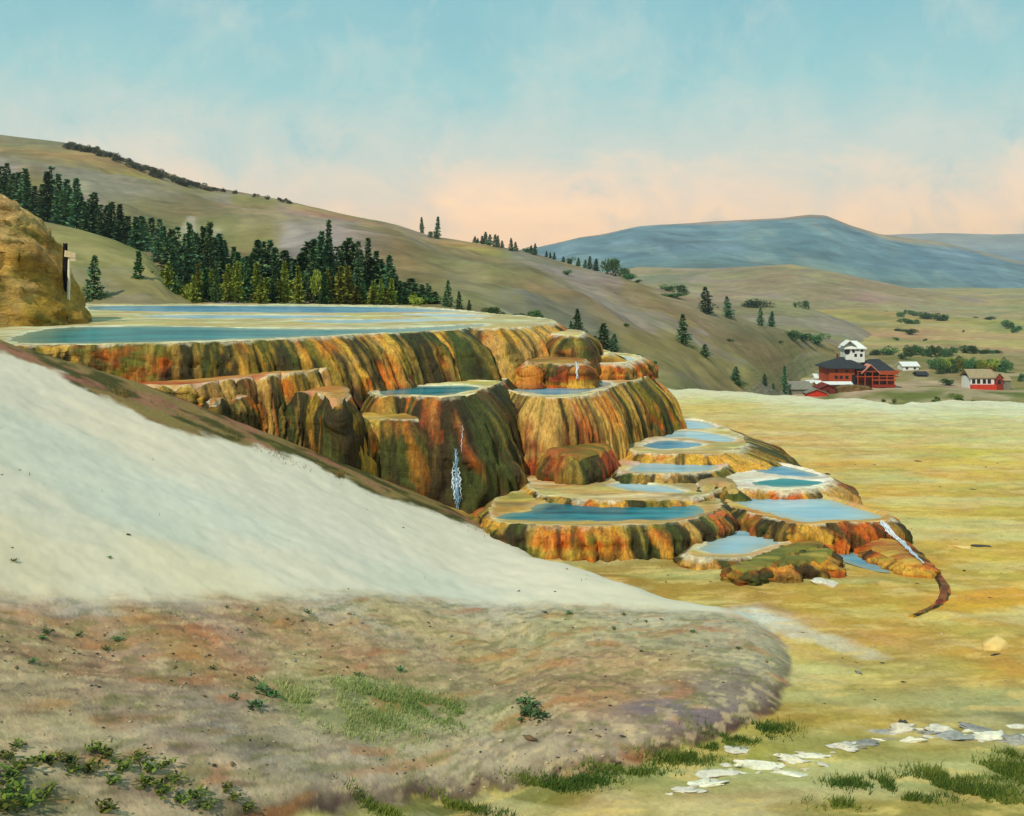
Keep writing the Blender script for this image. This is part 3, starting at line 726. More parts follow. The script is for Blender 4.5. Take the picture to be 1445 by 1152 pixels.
    # water
    for i, Q in enumerate(wpolys):
        ce = Q.mean(0); nn = len(Q)
        Tq = np.roll(Q, -1, 0)-np.roll(Q, 1, 0); ar = np.sum(Q[:, 0]*np.roll(Q[:, 1], -1)-np.roll(Q[:, 0], -1)*Q[:, 1])
        nq = np.stack([Tq[:, 1], -Tq[:, 0]], -1); nq /= np.linalg.norm(nq, axis=1)[:, None]+1e-9
        if ar < 0: nq = -nq
        Q2 = Q+nq*0.22
        inside = sdist(Q2[:, 0], Q2[:, 1], poly) < -0.06
        Q2 = np.where(inside[:, None], Q2, Q-nq*0.02)
        wm = wat[i] if isinstance(wat, (list, tuple)) else wat
        water_sheet(Q2, z-0.012, wm)
    return root

gnd = lambda x, y: gz(x, y, False)-0.35
# --- the upper basin, the widest shelf of all
def zoneA(p):
    right = sst(672, 694, p); corner = sst(618, 640, p)*(1-sst(672, 690, p)); left = sst(175, 120, p)  # corner's shade and the sunlit right end are put into the wall colour
    redr = sst(770, 785, p)
    return dict(olive=np.clip(0.50-0.50*right-0.5*left+0.25*corner, 0, 1), dark=np.clip(0.30-0.36*right-0.22*left+0.45*corner+0.12*sst(470, 560, p)*(1-right), 0, 1),
                rust=np.clip(0.38-0.34*right+0.25*corner+0.5*redr, 0, 1), gold=0.35+0.4*right+0.3*left, pale=0.2+0.25*right, rim=0.75+0.25*right)
terrace('longest and topmost terrace, teal pools above its ochre and olive curtain wall',
  [(20,490),(60,489),(110,488),(150,487.5),(200,487),(250,486),(310,484),(370,481),(430,478.5),(490,475),(545,472),(590,470),(618,468.5),(640,468),(652,464.5),(661,463),(672,464.5),(700,464.5),(735,462.5),(765,460),(780,458.5),(783,456),(772,452),(745,448),(710,445.5),(660,440),(600,434.5),(540,432),(400,430.5),(280,430),(130,430),(20,431),(-120,440),(-100,470),(-40,487)],
  7.1, lambda x, y: np.interp(CX+F*x/y, [-100, 100, 200, 420, 500, 600, 680, 700, 800], [6.0, 6.2, 5.4, 4.4, 4.1, 4.5, 4.4, 4.2, 4.2]), flare=lambda p: np.interp(p, [0, 300, 430, 520, 640, 700, 800], [0.4, 0.5, 2.0, 2.0, 2.0, 1.8, 1.6]), cren=0.05,
  pools=[[(20,478),(60,466),(120,461),(250,461),(380,463.5),(470,464.5),(560,463.5),(640,459.5),(690,457.5),(655,464),(610,467.5),(560,470),(480,473),(400,477),(300,481),(200,484),(110,485),(40,484)],
         [(140,432),(280,431.5),(400,432),(500,432.8),(560,434),(640,438),(655,440),(560,441),(430,442),(300,441),(190,440),(130,437)],
         [(200,446),(300,444.5),(420,445),(520,446.5),(440,449),(330,450),(240,449)],[(420,452.5),(520,451),(610,450),(690,451),(600,454),(500,456),(440,455.5)],[(560,443.5),(640,443),(690,446),(630,447.5)]],
  wat=[W_TEAL, W_BLUE, W_PALE, W_PALE, W_PALE], seed=1, ds=0.08, w1=(0.7, 1.7), a1=0.40, a3=0.3, zone=zoneA, grid=0.42, lip=0.06,
  topc=(lin(206, 196, 152), lin(190, 160, 92), lin(166, 160, 106), lin(222, 214, 184)), rimw=0.5)
# --- left ledges under it
terrace('knobbly cream ledge of small lobes low on the left beside the brown bank',
  [(165,539),(185,544),(215,546),(249,546),(275,544),(303,540),(340,535),(375,531),(405,528.5),(424,527),('w',-8.4,48),('w',-12,47.5),('w',-15.8,45.6)],
  5.85, gnd, tilt=([180, 400], [-0.27, 0.0]), flare=0.7, seed=2, w1=(0.7, 1.3), a1=0.45, cren=0.4, olive=0.35, dark=0.15, rust=0.42, pale=0.6, gold=0.6, rimw=0.5, ds=0.06, lobe_top=0.8, topc=(lin(196, 150, 80), lin(170, 92, 40), lin(186, 120, 56), lin(206, 180, 130)))
terrace('dark green and rust lobed ledge under the knobbly cream ledge',
  [(300,566),(312,560),(335,557),(365,554),(400,552),(436,551),(458,553),(470,557),(474,562),('w',-7.1,46.0),('w',-9,47),('w',-12.2,45)],
  5.2, gnd, flare=lambda p: np.interp(p, [300, 440, 475], [0.9, 0.9, 0.3]), dome=0.12, seed=3, w1=(0.8, 1.4), a1=0.5, cren=0.45, a3=0.35, olive=0.5, dark=0.72, rust=0.75, pale=0.25, gold=0.3, rimw=0.2, ds=0.06, lobe_top=0.7, topc=(lin(176, 104, 44), lin(150, 72, 32), lin(186, 124, 56), lin(206, 176, 120)))
# --- the big dark central bastion and its ochre shoulder
def zoneD(p):
    r = sst(575, 625, p)
    return dict(dark=0.58+0.32*r, olive=0.55-0.1*r, rust=0.65+0.2*r, gold=0.3-0.2*r, pale=0.05*(1-r), rim=1-0.6*r)
terrace('tall dark central bastion with a thin waterfall down its front',
  [(538,561),(552,560.5),(568,560),(592,561),(614,562),(640,561),(660,557.5),(684,549),(700,541),(708,538),(711,536),('w',-0.3,52.0),('w',-2.5,52.5),('w',-5.9,51.5),('w',-6.4,49.5)],
  4.8, gnd, flare=lambda p: np.interp(p, [520, 600, 690, 720], [0.9, 1.5, 1.9, 1.6]), cren=0.10, pools=[[(544,557.5),(590,557.5),(640,556),(672,547),(655,544),(600,545),(545,549)]], wat=W_DEEP, seed=4, w1=(0.9, 1.8), a1=0.55, a3=0.5, zone=zoneD, rimw=0.15, ds=0.06)
terrace('ochre yellow shoulder ledge on the left flank of the dark bastion',
  [(486,595),(494,589),(514,587),(545,587),(568,587),(584,585.5),('w',-3.6,47.3),('w',-5.6,47.0),('w',-6.5,45.6)],
  4.16, gnd, flare=1.3, topc=(lin(190, 146, 62), lin(150, 120, 44), lin(170, 110, 44), lin(200, 160, 84)), dome=0.22, seed=5, w1=(0.8, 1.4), a1=0.32, cren=0.03, a3=0.4, zone=lambda p: dict(dark=0.22+0.45*sst(548, 575, p), olive=0.3+0.2*sst(548, 575, p), rust=0.3+0.3*sst(548, 575, p), pale=0.3-0.3*sst(540, 570, p), gold=0.7-0.5*sst(548, 575, p)), rimw=0.15, ds=0.06, lobe_top=0.6)
terrace('orange brown tongue of sinter at the foot of the dark bastion',
  [(668,716),(690,707),(715,694),(740,684),(760,678),(772,680),(774,688),(760,699),(730,708),(700,716),(680,720)],
  0.95, gnd, flare=0.45, dome=0.30, seed=6, w1=(0.5, 1.0), a1=0.2, olive=0.45, dark=0.3, rust=0.8, pale=0, gold=0.2, rimw=0.0, ds=0.06, topc=(lin(150, 88, 34), lin(126, 62, 26), lin(110, 92, 34), lin(150, 88, 34)), lip=0.0)
# --- bastion on the right carrying the round blue pool
def zoneH(p):
    l = sst(745, 725, p); r = sst(855, 885, p)
    return dict(dark=0.0+0.35*l+0.30*r, olive=0.14+0.3*l+0.45*r, rust=0.34+0.2*r-0.2*l, gold=0.65-0.2*r, pale=0.95-0.6*r-0.2*l, rim=0.8)
terrace('broad round ochre bastion carrying the oval blue pool right of centre',
  [(703,545),(712,550),(735,557.5),(775,563),(818,560.5),(848,553),(866,545),(880,541),(900,537),(912,531),(908,526.5),(890,525),('w',6.0,63.5),('w',2,61.5),('w',-1.2,60),('w',-1.4,55)],
  4.4, gnd, flare=lambda p: np.interp(p, [700, 860, 890, 915], [0.9, 1.0, 1.5, 2.3]), pools=[[(708,544.5),(728,552),(772,557.5),(815,555),(846,547.5),(862,541),(845,538),(800,536.5),(740,538),(715,540)], [(838,531),(860,528.5),(892,527.5),(900,529.5),(885,533),(858,534)]], wat=[W_BLUE, W_PALE], seed=7, w1=(0.6, 1.3), a1=0.34, a3=0.22, zone=zoneH, rimw=0.55, ds=0.06)
terrace('rust orange lobe with a dark mossy crown at the foot of the round bastion',
  [(774,631),(782,634),(793,636),(806,637),(821,637),(836,635),(846,631),(852,627),('w',4.1,49.2),('w',1.7,49.2)],
  2.45, gnd, flare=0.3, dome=0.25, seed=8, w1=(0.6, 1.2), a1=0.30, cren=0.4, olive=0.10, dark=0.15, rust=1.2, pale=0.1, gold=0.3, rimw=0.0, ds=0.05, topc=(lin(120, 104, 34), lin(84, 80, 26), lin(160, 108, 40), lin(110, 100, 36)), lobe_top=0.7)
terrace('rust and gold double lobe hanging above the left end of the oval blue pool',
  [(748,513),(754,511),(766,510.5),(778,511),(792,511.5),(806,511),(816,510.5),(822,512),('w',3.6,59.5),('w',1.2,59.5)],
  5.6, 4.3, flare=0.45, dome=0.14, seed=9, w1=(0.45, 0.8), a1=0.12, a3=0.1, cren=0.04, olive=0.3, dark=0.15, rust=0.7, pale=0.2, gold=0.6, rimw=0.2, ds=0.05, lobe_top=0.5, topc=(lin(190, 130, 50), lin(150, 70, 26), lin(130, 110, 40), lin(190, 130, 50)))
terrace('small white topped step just right of the topmost terrace',
  [(776,470),(800,472),(818,472),(822,468),(808,465),(785,464),('w',1.9,66),('w',2.0,62)], 6.75, 4.6, flare=1.0, dome=0.12, seed=10, olive=0.3, dark=0.15, rust=0.75, pale=0.3, gold=0.4, rimw=1.0, ds=0.06, w1=(0.6, 1.2))
terrace('narrow white ledge behind the small right hand pools',
  [(818,488),(840,493),(862,498),(858,494),(835,486),(815,482),('w',3.6,72)], 5.75, 4.2, flare=0.8, dome=0.20, seed=11, olive=0.1, dark=0.02, rust=0.1, pale=0.8, gold=0.7, rimw=1.0, ds=0.06, w1=(0.6, 1.2))
terrace('small cream rimmed pool terrace with a rust front below the dark pine clump',
  [(822,512),(845,514),(875,514),(896,511),(903,506),(892,502),(862,499.5),(835,499),(822,503)], 5.2, 4.2, flare=0.5,
  pools=[[(828,508),(850,510.5),(880,510),(895,506.5),(884,503.5),(855,501.5),(832,503)]], wat=W_PALE, seed=12, olive=0.2, dark=0.2, rust=0.85, pale=0.3, gold=0.4, rimw=1.0, ds=0.06, w1=(0.5, 1.0))
# --- right hand steps
def zoneI(p):
    r = sst(1030, 1055, p)
    return dict(dark=0.02+0.3*r, olive=0.12+0.43*r, rust=0.25+0.2*r, gold=0.75-0.2*r, pale=0.6-0.3*r, rim=1.0)
terrace('right hand shelf with three narrow pools and a fluted olive end wall',
  [(900,640),(940,642),(975,643),(1000,644),(1024,641),(1042,634),(1050,628),(1046,619),(1030,610),(1010,601),(988,594),(955,590),('w',8,62),('w',5,57)],
  1.72, gnd, flare=lambda p: np.interp(p, [900, 1000, 1035, 1070], [0.5, 0.7, 3.0, 3.0]), pools=[[(944,597),(975,592),(1000,597),(1012,603),(985,605),(950,604)], [(930,613),(960,608),(1000,611),(1038,621),(1010,623),(970,618),(940,618)], [(908,629),(930,622),(955,622),(992,627),(975,632),(930,634)]],
  wat=[W_PALE, W_PALE, W_BLUE], seed=13, zone=zoneI, rimw=0.5, ds=0.06, w1=(0.5, 1.1), a1=0.35)
terrace('flat shelf with one pale pool edged in pink below the three narrow pools',
  [(880,668),(900,669.5),(950,670),(990,669),(1010,665),(1022,658),(1020,646),('w',9.8,52.5),('w',4.8,52.5)], 1.42, gnd, flare=0.35,
  pools=[[(892,664),(905,653),(930,648),(965,647),(1000,652),(1012,658),(1000,664.5),(950,666.5)]], wat=W_PALE, seed=14, olive=0.35, dark=0.4, rust=0.35, pale=0.45, gold=0.4, rimw=0.5, ds=0.06, w1=(0.4, 0.9), a1=0.32,
  topc=(lin(206, 170, 100), lin(196, 150, 80), lin(214, 160, 130), lin(224, 196, 176)))
terrace('low yellow shelf with a sliver of pale water at the foot of the round bastion',
  [(762,699),(790,703),(850,708),(910,708),(965,706),(1000,699),(1016,690),(1012,682),('w',8.5,49),('w',1.0,49.5)], 1.13, gnd, flare=0.25,
  pools=[[(862,684),(890,681.5),(930,685),(966,692),(955,695.5),(915,693),(880,689)]], wat=W_PALE, seed=15, olive=0.25, dark=0.3, rust=0.5, pale=0.4, gold=0.6, rimw=0.2, ds=0.06, w1=(0.4, 0.9), a1=0.25)
def zoneL(p):
    return dict(dark=0.3+0.4*sst(820, 930, p), olive=0.45+0.15*sst(960, 1010, p), rust=0.42-0.1*sst(960, 1020, p), gold=0.4, pale=0.2, rim=0.3)
terrace('long low basin holding the deep teal pool in front of all the steps',
  [(700,737),(745,742),(790,743),(840,744),(890,743),(935,741),(972,735),(996,728),(1010,720),(1014,712),(1004,706),('w',7.2,46.5),('w',2,46),('w',-0.5,43.5)], 1.0, gnd, flare=0.55,
  pools=[[(700,731),(745,721),(770,711),(850,706),(930,706.5),(975,711),(990,718),(980,727),(940,734),(880,736),(800,736),(740,735)]], wat=W_DEEP, seed=16, zone=zoneL, rimw=0.35, ds=0.05, w1=(0.35, 0.8), a1=0.34, a2=0.06, a3=0.2, lobe_top=0.5,
  topc=(lin(190, 152, 76), lin(178, 130, 60), lin(150, 130, 70), lin(200, 170, 100)))
terrace('white topped step with two slivers of water behind the large pale blue pool',
  [(1040,690),(1080,692),(1120,693),(1150,690),(1168,684),(1170,676),(1150,668),(1115,658),(1080,652),('w',12.4,52),('w',9.9,50)], 1.15, gnd, flare=lambda p: np.interp(p, [1100, 1150, 1170], [0.3, 0.4, 1.0]),
  pools=[[(1062,660),(1090,656),(1124,661),(1158,671),(1120,672),(1080,668)], [(1062,681),(1100,675.5),(1145,677),(1162,682),(1120,686),(1080,685)]], wat=[W_BLUE, W_TEAL], seed=17, olive=0.1, dark=0.15, rust=0.4, pale=0.8, gold=0.3, rimw=1.0, ds=0.06, w1=(0.4, 0.9),
  topc=(lin(226, 218, 192), lin(216, 200, 170), lin(200, 176, 156), lin(232, 226, 206)))
terrace('large pale blue pool basin with a red and dark streaked front',
  [(1030,712),(1050,722),(1085,731),(1117,739),(1140,742),(1180,739),(1220,738),(1246,736),(1253,731),(1240,724),(1200,712),(1160,701),(1110,689),(1075,684),('w',10.3,50)], 0.9, gnd, flare=0.4,
  pools=[[(1042,709),(1062,717),(1095,726),(1120,732),(1140,736.5),(1190,733),(1234,730),(1236,725),(1200,714),(1150,701.5),(1105,691),(1070,690),(1050,698)]], wat=W_PALE, seed=18, olive=0.12, dark=0.42, rust=0.95, pale=0.15, gold=0.2, rimw=0.15, ds=0.05, w1=(0.3, 0.7), a1=0.28,
  topc=(lin(200, 160, 70), lin(190, 120, 50), lin(180, 140, 60), lin(206, 170, 90)))
terrace('shallow pale basin between the deep teal pool and the mossy ledges',
  [(975,783),(1010,787),(1050,787),(1085,777),(1112,766),(1133,752),(1120,742),(1085,733),(1055,727),(1030,728),(1000,755)], 0.32, gnd, flare=0.3,
  pools=[[(988,778),(1020,781),(1050,780),(1080,770),(1104,760),(1124,750),(1100,741),(1066,733),(1040,735),(1020,752)]], wat=W_PALE, seed=19, olive=0.45, dark=0.15, rust=0.3, pale=0.3, gold=0.6, rimw=0.2, ds=0.06, w1=(0.4, 0.9), a1=0.15, lip=0.04)
terrace('mossy dark notched ledge edging the shallow pale basin',
  [(1040,797),(1062,789),(1082,781),(1098,773),(1120,767),(1146,761),(1152,765),(1138,771),(1112,777),(1096,786),(1074,796),(1055,801)], 0.5, gnd, flare=0.2, dome=0.15, seed=20, olive=0.7, dark=0.5, rust=0.5, pale=0.05, gold=0.3, rimw=0.0, ds=0.05, cren=0.2, w1=(0.35, 0.7), a1=0.24, lobe_top=0.7,
  topc=(lin(126, 118, 40), lin(98, 96, 32), lin(150, 130, 50), lin(140, 120, 40)))
terrace('squat mossy ledge with dark green and red teeth in front of the notched ledge',
  [(1102,791),(1116,788),(1140,787),(1158,783),(1165,777),(1166,772),(1140,777),(1115,784)], 0.62, gnd, flare=0.3, dome=0.20, seed=21, olive=0.55, dark=0.55, rust=0.6, pale=0.1, gold=0.4, rimw=0.0, ds=0.04, cren=0.25, w1=(0.3, 0.6), a1=0.25, lobe_top=0.7,
  topc=(lin(126, 118, 40), lin(98, 96, 32), lin(170, 140, 60), lin(140, 120, 40)))
terrace('rust coloured apron spilling right from the large pale blue pool',
  [(1222,752),(1246,745),(1262,752),(1285,775),(1303,792),(1292,793),(1262,783),(1235,772)], 0.42, gnd, flare=0.4, dome=0.10, seed=22, olive=0.2, dark=0.2, rust=0.9, pale=0.2, gold=0.4, rimw=0.0, ds=0.05, w1=(0.4, 0.8), a1=0.15,
  topc=(lin(190, 140, 60), lin(186, 148, 66), lin(170, 96, 40), lin(190, 140, 64)), lip=0.0)
terrace('thin dark brown crescent rim curling across the yellow plain',
  [(1296,792),(1320,806),(1334,821),(1338,835),(1331,848),(1313,859),(1286,868),(1304,860.5),(1317,853),(1325,845.5),(1329,835),(1328.5,823.5),(1317,807.5),(1300,795.5)], 0.045, gnd, flare=0.04, seed=23, olive=0.2, dark=0.7, rust=0.8, pale=0, gold=0.1, rimw=0.0, ds=0.04, w1=(0.25, 0.5), a1=0.03, a3=0.02, a2=0.03, lip=0.02, grid=0.15,
  topc=(lin(126, 62, 26), lin(150, 84, 34), lin(104, 50, 24), lin(140, 76, 34)))
terrace('cluster of dark grey green knobs at the right end of the pink edged shelf',
  [(994,682),(1002,679),(1012,677),(1022,677),(1030,680),(1034,686),('w',9.0,46),('w',8.1,46)], 1.5, gnd, flare=0.3, dome=0.30, seed=24, olive=0.5, dark=0.6, rust=0.45, pale=0.3, gold=0.3, rimw=0.1, ds=0.04, cren=0.3, w1=(0.3, 0.65), a1=0.28, lobe_top=0.7,
  topc=(lin(150, 130, 80), lin(110, 100, 60), lin(176, 140, 80), lin(160, 140, 90)))
terrace('bright orange mound at the right end of the deep teal pool',
  [(992,724),(1000,720),(1010,716),(1018,714),(1021,718),(1014,725),(1004,728),(996,728)], 1.06, gnd, flare=0.25, dome=0.12, seed=25, olive=0.1, dark=0.15, rust=1.0, pale=0.0, gold=0.3, rimw=0.0, ds=0.04, cren=0.1, w1=(0.3, 0.6), a1=0.18, lip=0.0,
  topc=(lin(206, 112, 40), lin(190, 84, 30), lin(170, 120, 44), lin(206, 120, 50)))
# shallow blue pool lying directly on the plain
def ground_pool(pl, mat, dz=0.03):
    Q = np.array([hit(a, b) for a, b in pl]); Q, _, _ = catmull(Q, 0.25)
    zq = float(np.max(gz(Q[:, 0], Q[:, 1])))+dz
    water_sheet(Q, zq, mat)
ground_pool([(1172,780),(1195,780),(1225,790),(1250,803),(1256,810),(1236,808),(1205,799),(1180,790)], W_BLUE, 0.0)

# ------------------------------------------------------------------ falling water
M_FALL = flat_mat('falling_water', lin(206, 216, 222), 0.25, 0.35, 5.0, 0.5, strokes=(6, 6, 0.8))
M_FALLB = flat_mat('blue_falling_water', lin(120, 156, 180), 0.25, 0.4, 5.0, 0.5, strokes=(6, 6, 0.8))
def fall(name, label, strands, mats):
    root = empty(name, (0, 0, 0)); tag(root, label, 'waterfall')
    for k, (pts, r) in enumerate(strands):
        pts = np.asarray(pts, float); n = 26
        t = np.linspace(0, len(pts)-1, n)
        C = np.stack([np.interp(t, range(len(pts)), pts[:, i]) for i in range(3)], -1)
        C[:, 0] += 0.05*fbm(t*1.7, 0*t+k*3, 500+k, 3); C[:, 1] += 0.03*fbm(t*2.1, 0*t+k*5, 504, 3)
        rr = r*(0.6+0.5*np.abs(fbm(t*2.3, 0*t+k, 508, 3)))*np.sin(np.pi*np.linspace(0.06, 0.97, n))**0.4
        a = np.linspace(0, 2*np.pi, 9)[:-1]
        Vv = np.stack([C[:, None, 0]+rr[:, None]*np.cos(a), C[:, None, 1]+0.45*rr[:, None]*np.sin(a), C[:, None, 2]+0*a[None]], -1)
        make_mesh('strand', Vv, gridf(n, 8, True), mats[k % len(mats)], None, True, root)
bpy.context.view_layer.update()
DG = bpy.context.evaluated_depsgraph_get()
def on_wall(px, py, off):
    """the point of the built wall met by the line of sight through (px, py), moved a little out of the rock"""
    d = Vector(((px-CX)/F, 1.0, -(py-HY)/F)).normalized()
    ok, loc, n, _, _, _ = scene.ray_cast(DG, Vector((0, 0, CAMZ)), d)
    n = Vector(n)
    if n.dot(d) > 0: n = -n
    return np.array(loc+n*off-d*off*0.6)
def strand(px0, py0, px1, py1, off, n=9):
    return [on_wall(px0+(px1-px0)*t, py0+(py1-py0)*t, off*(0.6+0.8*t)) for t in np.linspace(0, 1, n)]
st_ = []
for _ in range(16):
    dx = random.uniform(-5, 9); y0 = random.choice([634, 638, 644, 652, 660, 672]); y1 = min(random.choice([690, 704, 712, 718]), y0+80)
    st_.append((strand(643+dx*0.8, y0, 643+dx*1.1+1.5, y1, 0.05), random.uniform(0.016, 0.045)))
st_.append((strand(653, 600, 651, 640, 0.03), 0.012))
fall('waterfall', 'thin white and blue waterfall dropping down the front of the dark bastion', st_, [M_FALLB, M_FALL, M_FALLB])
fall('waterfall', 'white cascade tumbling off the right end of the large pale blue pool',
  [(strand(1244+k*1.2, 735+abs(k), 1296+k*1.6, 792+k*1.5, 0.05), random.uniform(0.02, 0.05)) for k in range(-4, 5)], [M_FALL])
fall('waterfall', 'tiny white spout beside the rust and gold double lobe', [(strand(813, 511, 813.5, 535, 0.05, 5), 0.05), (strand(815, 513, 815, 535, 0.05, 5), 0.03)], [M_FALL])

# ------------------------------------------------------------------ ochre outcrop on the left
def outcrop():
    n, mth = 150, 90
    th = np.linspace(0, 2*np.pi, n, endpoint=False); r = np.linspace(0, 1, mth)[:, None]
    cx, cy = W(-130, 400, 66)[0], 62.5
    # plan: long body running off to the left, nose pointing into the pool
    rx = 16.0; ry = 6.0
    wob = 1+0.10*fbm(np.cos(th)*1.5, np.sin(th)*1.5, 520, 3)
    X = np.where(np.cos(th) > 0, -32.4+8.6*r*np.cos(th)*wob, -32.4+16*r*np.cos(th)*wob); Y = cy+ry*r*np.sin(th)*wob
    hgt = 10.0*(1-r**6)+0*th
    px = CX+F*X/Y
    Z = 6.6+hgt*np.interp(X, [-60, -32.5, -28.8, -26.7, -25.9, -25.3, -24.6, -23.4], [1.05, 0.85, 0.74, 0.62, 0.46, 0.30, 0.17, 0.04])
    Z = Z+(0.5*fbm(X*0.35, Y*0.35+Z*0.3, 524, 5)+0.35*np.abs(fbm(X*0.9, Z*1.4+Y*0.4, 530, 4)))*sst(1.0, 0.85, r)*np.interp(X, [-27, -24], [1, 0.3])
    X = X+0.3*fbm(Y*0.5, Z*0.8, 536, 4); Y = Y-0.9*np.abs(fbm(X*0.7, Z*1.3, 540, 5))
    n1 = fbm(X*0.4, Z*0.7+Y*0.2, 544, 4); n2 = fbm(X*0.8+4, Z*1.2+Y*0.3, 548, 4)
    c = np.broadcast_to(lin(172, 134, 54), X.shape+(3,)).copy()
    c = mixc(c, lin(214, 164, 82), sst(-0.1, 0.5, n1)); c = mixc(c, lin(112, 100, 38), sst(0.1, 0.6, n2))
    c = mixc(c, lin(206, 168, 104), sst(11.6, 13.4, Z+n1)); c = mixc(c, lin(112, 54, 22), sst(0.2, 0.6, fbm(X*0.5-8, Z*0.5, 552, 4))*sst(11, 8, Z))
    c = mixc(c, lin(196, 156, 92), sst(0.35, 0.6, fbm(X*0.6+18, Z*0.9+Y*.3, 556, 4))*0.8)
    Vv = np.stack([X, Y, Z], -1)
    o = make_mesh('rock_outcrop', Vv[::-1], gridf(mth, n, True), M_OUTC, c[::-1].reshape(-1, 3))
    tag(o, 'ochre and olive rock outcrop at the left edge of the topmost pools', 'outcrop')
outcrop()

# ------------------------------------------------------------------ plants
def leafcloud(P, D, L, Wd, rng, tw=None):
    """leaf-sized quads at P, pointing along D, length L, width Wd"""
    n = len(P); D = D/(np.linalg.norm(D, axis=1)[:, None]+1e-9)
    U = rng.normal(size=(n, 3)); S = np.cross(D, U); S /= np.linalg.norm(S, axis=1)[:, None]+1e-9
    L = np.broadcast_to(L, n)[:, None]; Wd = np.broadcast_to(Wd, n)[:, None]
    a = P; b = P+D*L*0.45+S*Wd; c = P+D*L; d = P+D*L*0.45-S*Wd
    return np.stack([a, b, c, d], 1).reshape(-1, 3), np.arange(n*4).reshape(n, 4)
def conifer_mesh(seed, R=0.2, dens=1.0, bare=0.05, mat=None):
    rng = np.random.default_rng(seed)
    P, D, L, Wd, C = [], [], [], [], []
    nw = int(19*dens)
    lean = rng.uniform(-.02, .02, 2)
    for i in range(nw):
        t = i/(nw-1); h = bare+(0.99-bare)*t
        rad = R*((1-t)**0.9*1.05+0.03)*rng.uniform(0.5, 1.25)*(0.7+0.3*min(1, t*6))
        nb = int((7+4*(1-t))*dens)
        a0 = rng.uniform(0, 6.28); side = rng.uniform(0, 6.28)
        for j in range(nb):
            if rng.uniform() < 0.16: continue
            a = a0+j*6.283/nb+rng.uniform(-.3, .3); rr = rad*rng.uniform(0.5, 1.15)*(1+0.25*math.cos(a-side))
            dr = np.array([math.cos(a), math.sin(a), 0])
            for q in range(5):
                f = 0.15+0.85*q/4
                p = dr*rr*f*0.75; z = h+rng.uniform(-.018, .018)-0.28*rr*f*f+0.02
                P.append([p[0]+lean[0]*h, p[1]+lean[1]*h, z]); D.append([dr[0]+rng.normal()*0.6, dr[1]+rng.normal()*0.6, rng.uniform(-0.45, 0.5)])
                L.append(rng.uniform(0.05, 0.10)*(1.15-0.5*t)); Wd.append(rng.uniform(0.016, 0.032)); C.append(rng.uniform(0, 1)**1.5)
    for k in range(8):
        P.append([lean[0]*.95, lean[1]*.95, 0.9+0.01*k]); D.append([rng.normal()*.25, rng.normal()*.25, 1]); L.append(0.07); Wd.append(0.012); C.append(0.5)
    v, f = leafcloud(np.array(P), np.array(D), np.array(L), np.array(Wd), rng)
    return v, f, np.repeat(np.array(C), 4)[:, None]*np.ones(3)
def blob_mesh(seed, nleaf=520, cl=7, flat=0.8, leaf=0.10):
    rng = np.random.default_rng(seed)
    cs = np.column_stack([rng.normal(0, .26, cl), rng.normal(0, .26, cl), rng.uniform(0.12, 0.74, cl)]); rs = rng.uniform(0.20, 0.32, cl)
    k = rng.integers(0, cl, nleaf); d = rng.normal(size=(nleaf, 3)); d /= np.linalg.norm(d, axis=1)[:, None]
    P = cs[k]+d*rs[k][:, None]*rng.uniform(0.45, 1.1, nleaf)[:, None]*np.array([1, 1, flat])
    P[:, 2] = np.clip(P[:, 2], 0.02, 1)
    D = d+rng.normal(size=(nleaf, 3))*0.6+np.array([0, 0, 0.3])
    v, f = leafcloud(P, D, rng.uniform(0.7, 1.3, nleaf)*leaf, rng.uniform(0.25, 0.45, nleaf)*leaf, rng)
    return v, f, np.repeat(rng.uniform(0, 1, nleaf)*0.6+0.4*rng.uniform(0, 1, cl)[k], 4)[:, None]*np.ones(3)
def trunk_mesh(h, r, seed, limbs=0):
    rng = np.random.default_rng(seed); V_, F_ = [], []
    def tube(a, b, r0, r1):
        a = np.array(a, float); b = np.array(b, float); d = (b-a)/np.linalg.norm(b-a)
        u = np.cross(d, [0.3, 0.9, 0.2]); u /= np.linalg.norm(u); w = np.cross(d, u); base = len(V_)
        for p, rr in ((a, r0), ((a+b)/2+rng.normal(size=3)*0.01, (r0+r1)/2), (b, r1)):
            for k in range(6):
                an = k*math.pi/3; V_.append(p+rr*(math.cos(an)*u+math.sin(an)*w))
        for i in range(2):
            for k in range(6): F_.append([base+i*6+k, base+i*6+(k+1) % 6, base+(i+1)*6+(k+1) % 6, base+(i+1)*6+k])
    tube((0, 0, -0.06), (rng.normal()*0.01, rng.normal()*0.01, h), r, r*0.25)
    for i in range(limbs):
        z = h*rng.uniform(0.35, 0.9); a = rng.uniform(0, 6.28)
        tube((0, 0, z), (0.22*math.cos(a), 0.22*math.sin(a), z+0.2), r*0.5, r*0.15)
    return np.array(V_), np.array(F_)
PROTO = {}
def proto(kind, k, mat):
    key = (kind, k, mat.name)
    if key not in PROTO:
        if kind == 'pine': v, f, c = conifer_mesh(40+k, [0.17, 0.21, 0.15, 0.25, 0.19, 0.23, 0.16, 0.2][k % 8]); tv, tf = trunk_mesh(0.9, 0.014, k)
        elif kind == 'spire': v, f, c = conifer_mesh(80+k, [0.11, 0.13, 0.12][k % 3], 0.9); tv, tf = trunk_mesh(0.9, 0.012, k)
        else: v, f, c = blob_mesh(120+k, 1000, 6+k % 4, 0.85, 0.105); tv, tf = trunk_mesh(0.6, 0.03, k, 4)
        a = make_mesh('crown', v, f, mat, c, False); b = make_mesh('trunk', tv, tf, M_BARK, None, True)
        PROTO[key] = (a, b, [False])
    return PROTO[key]
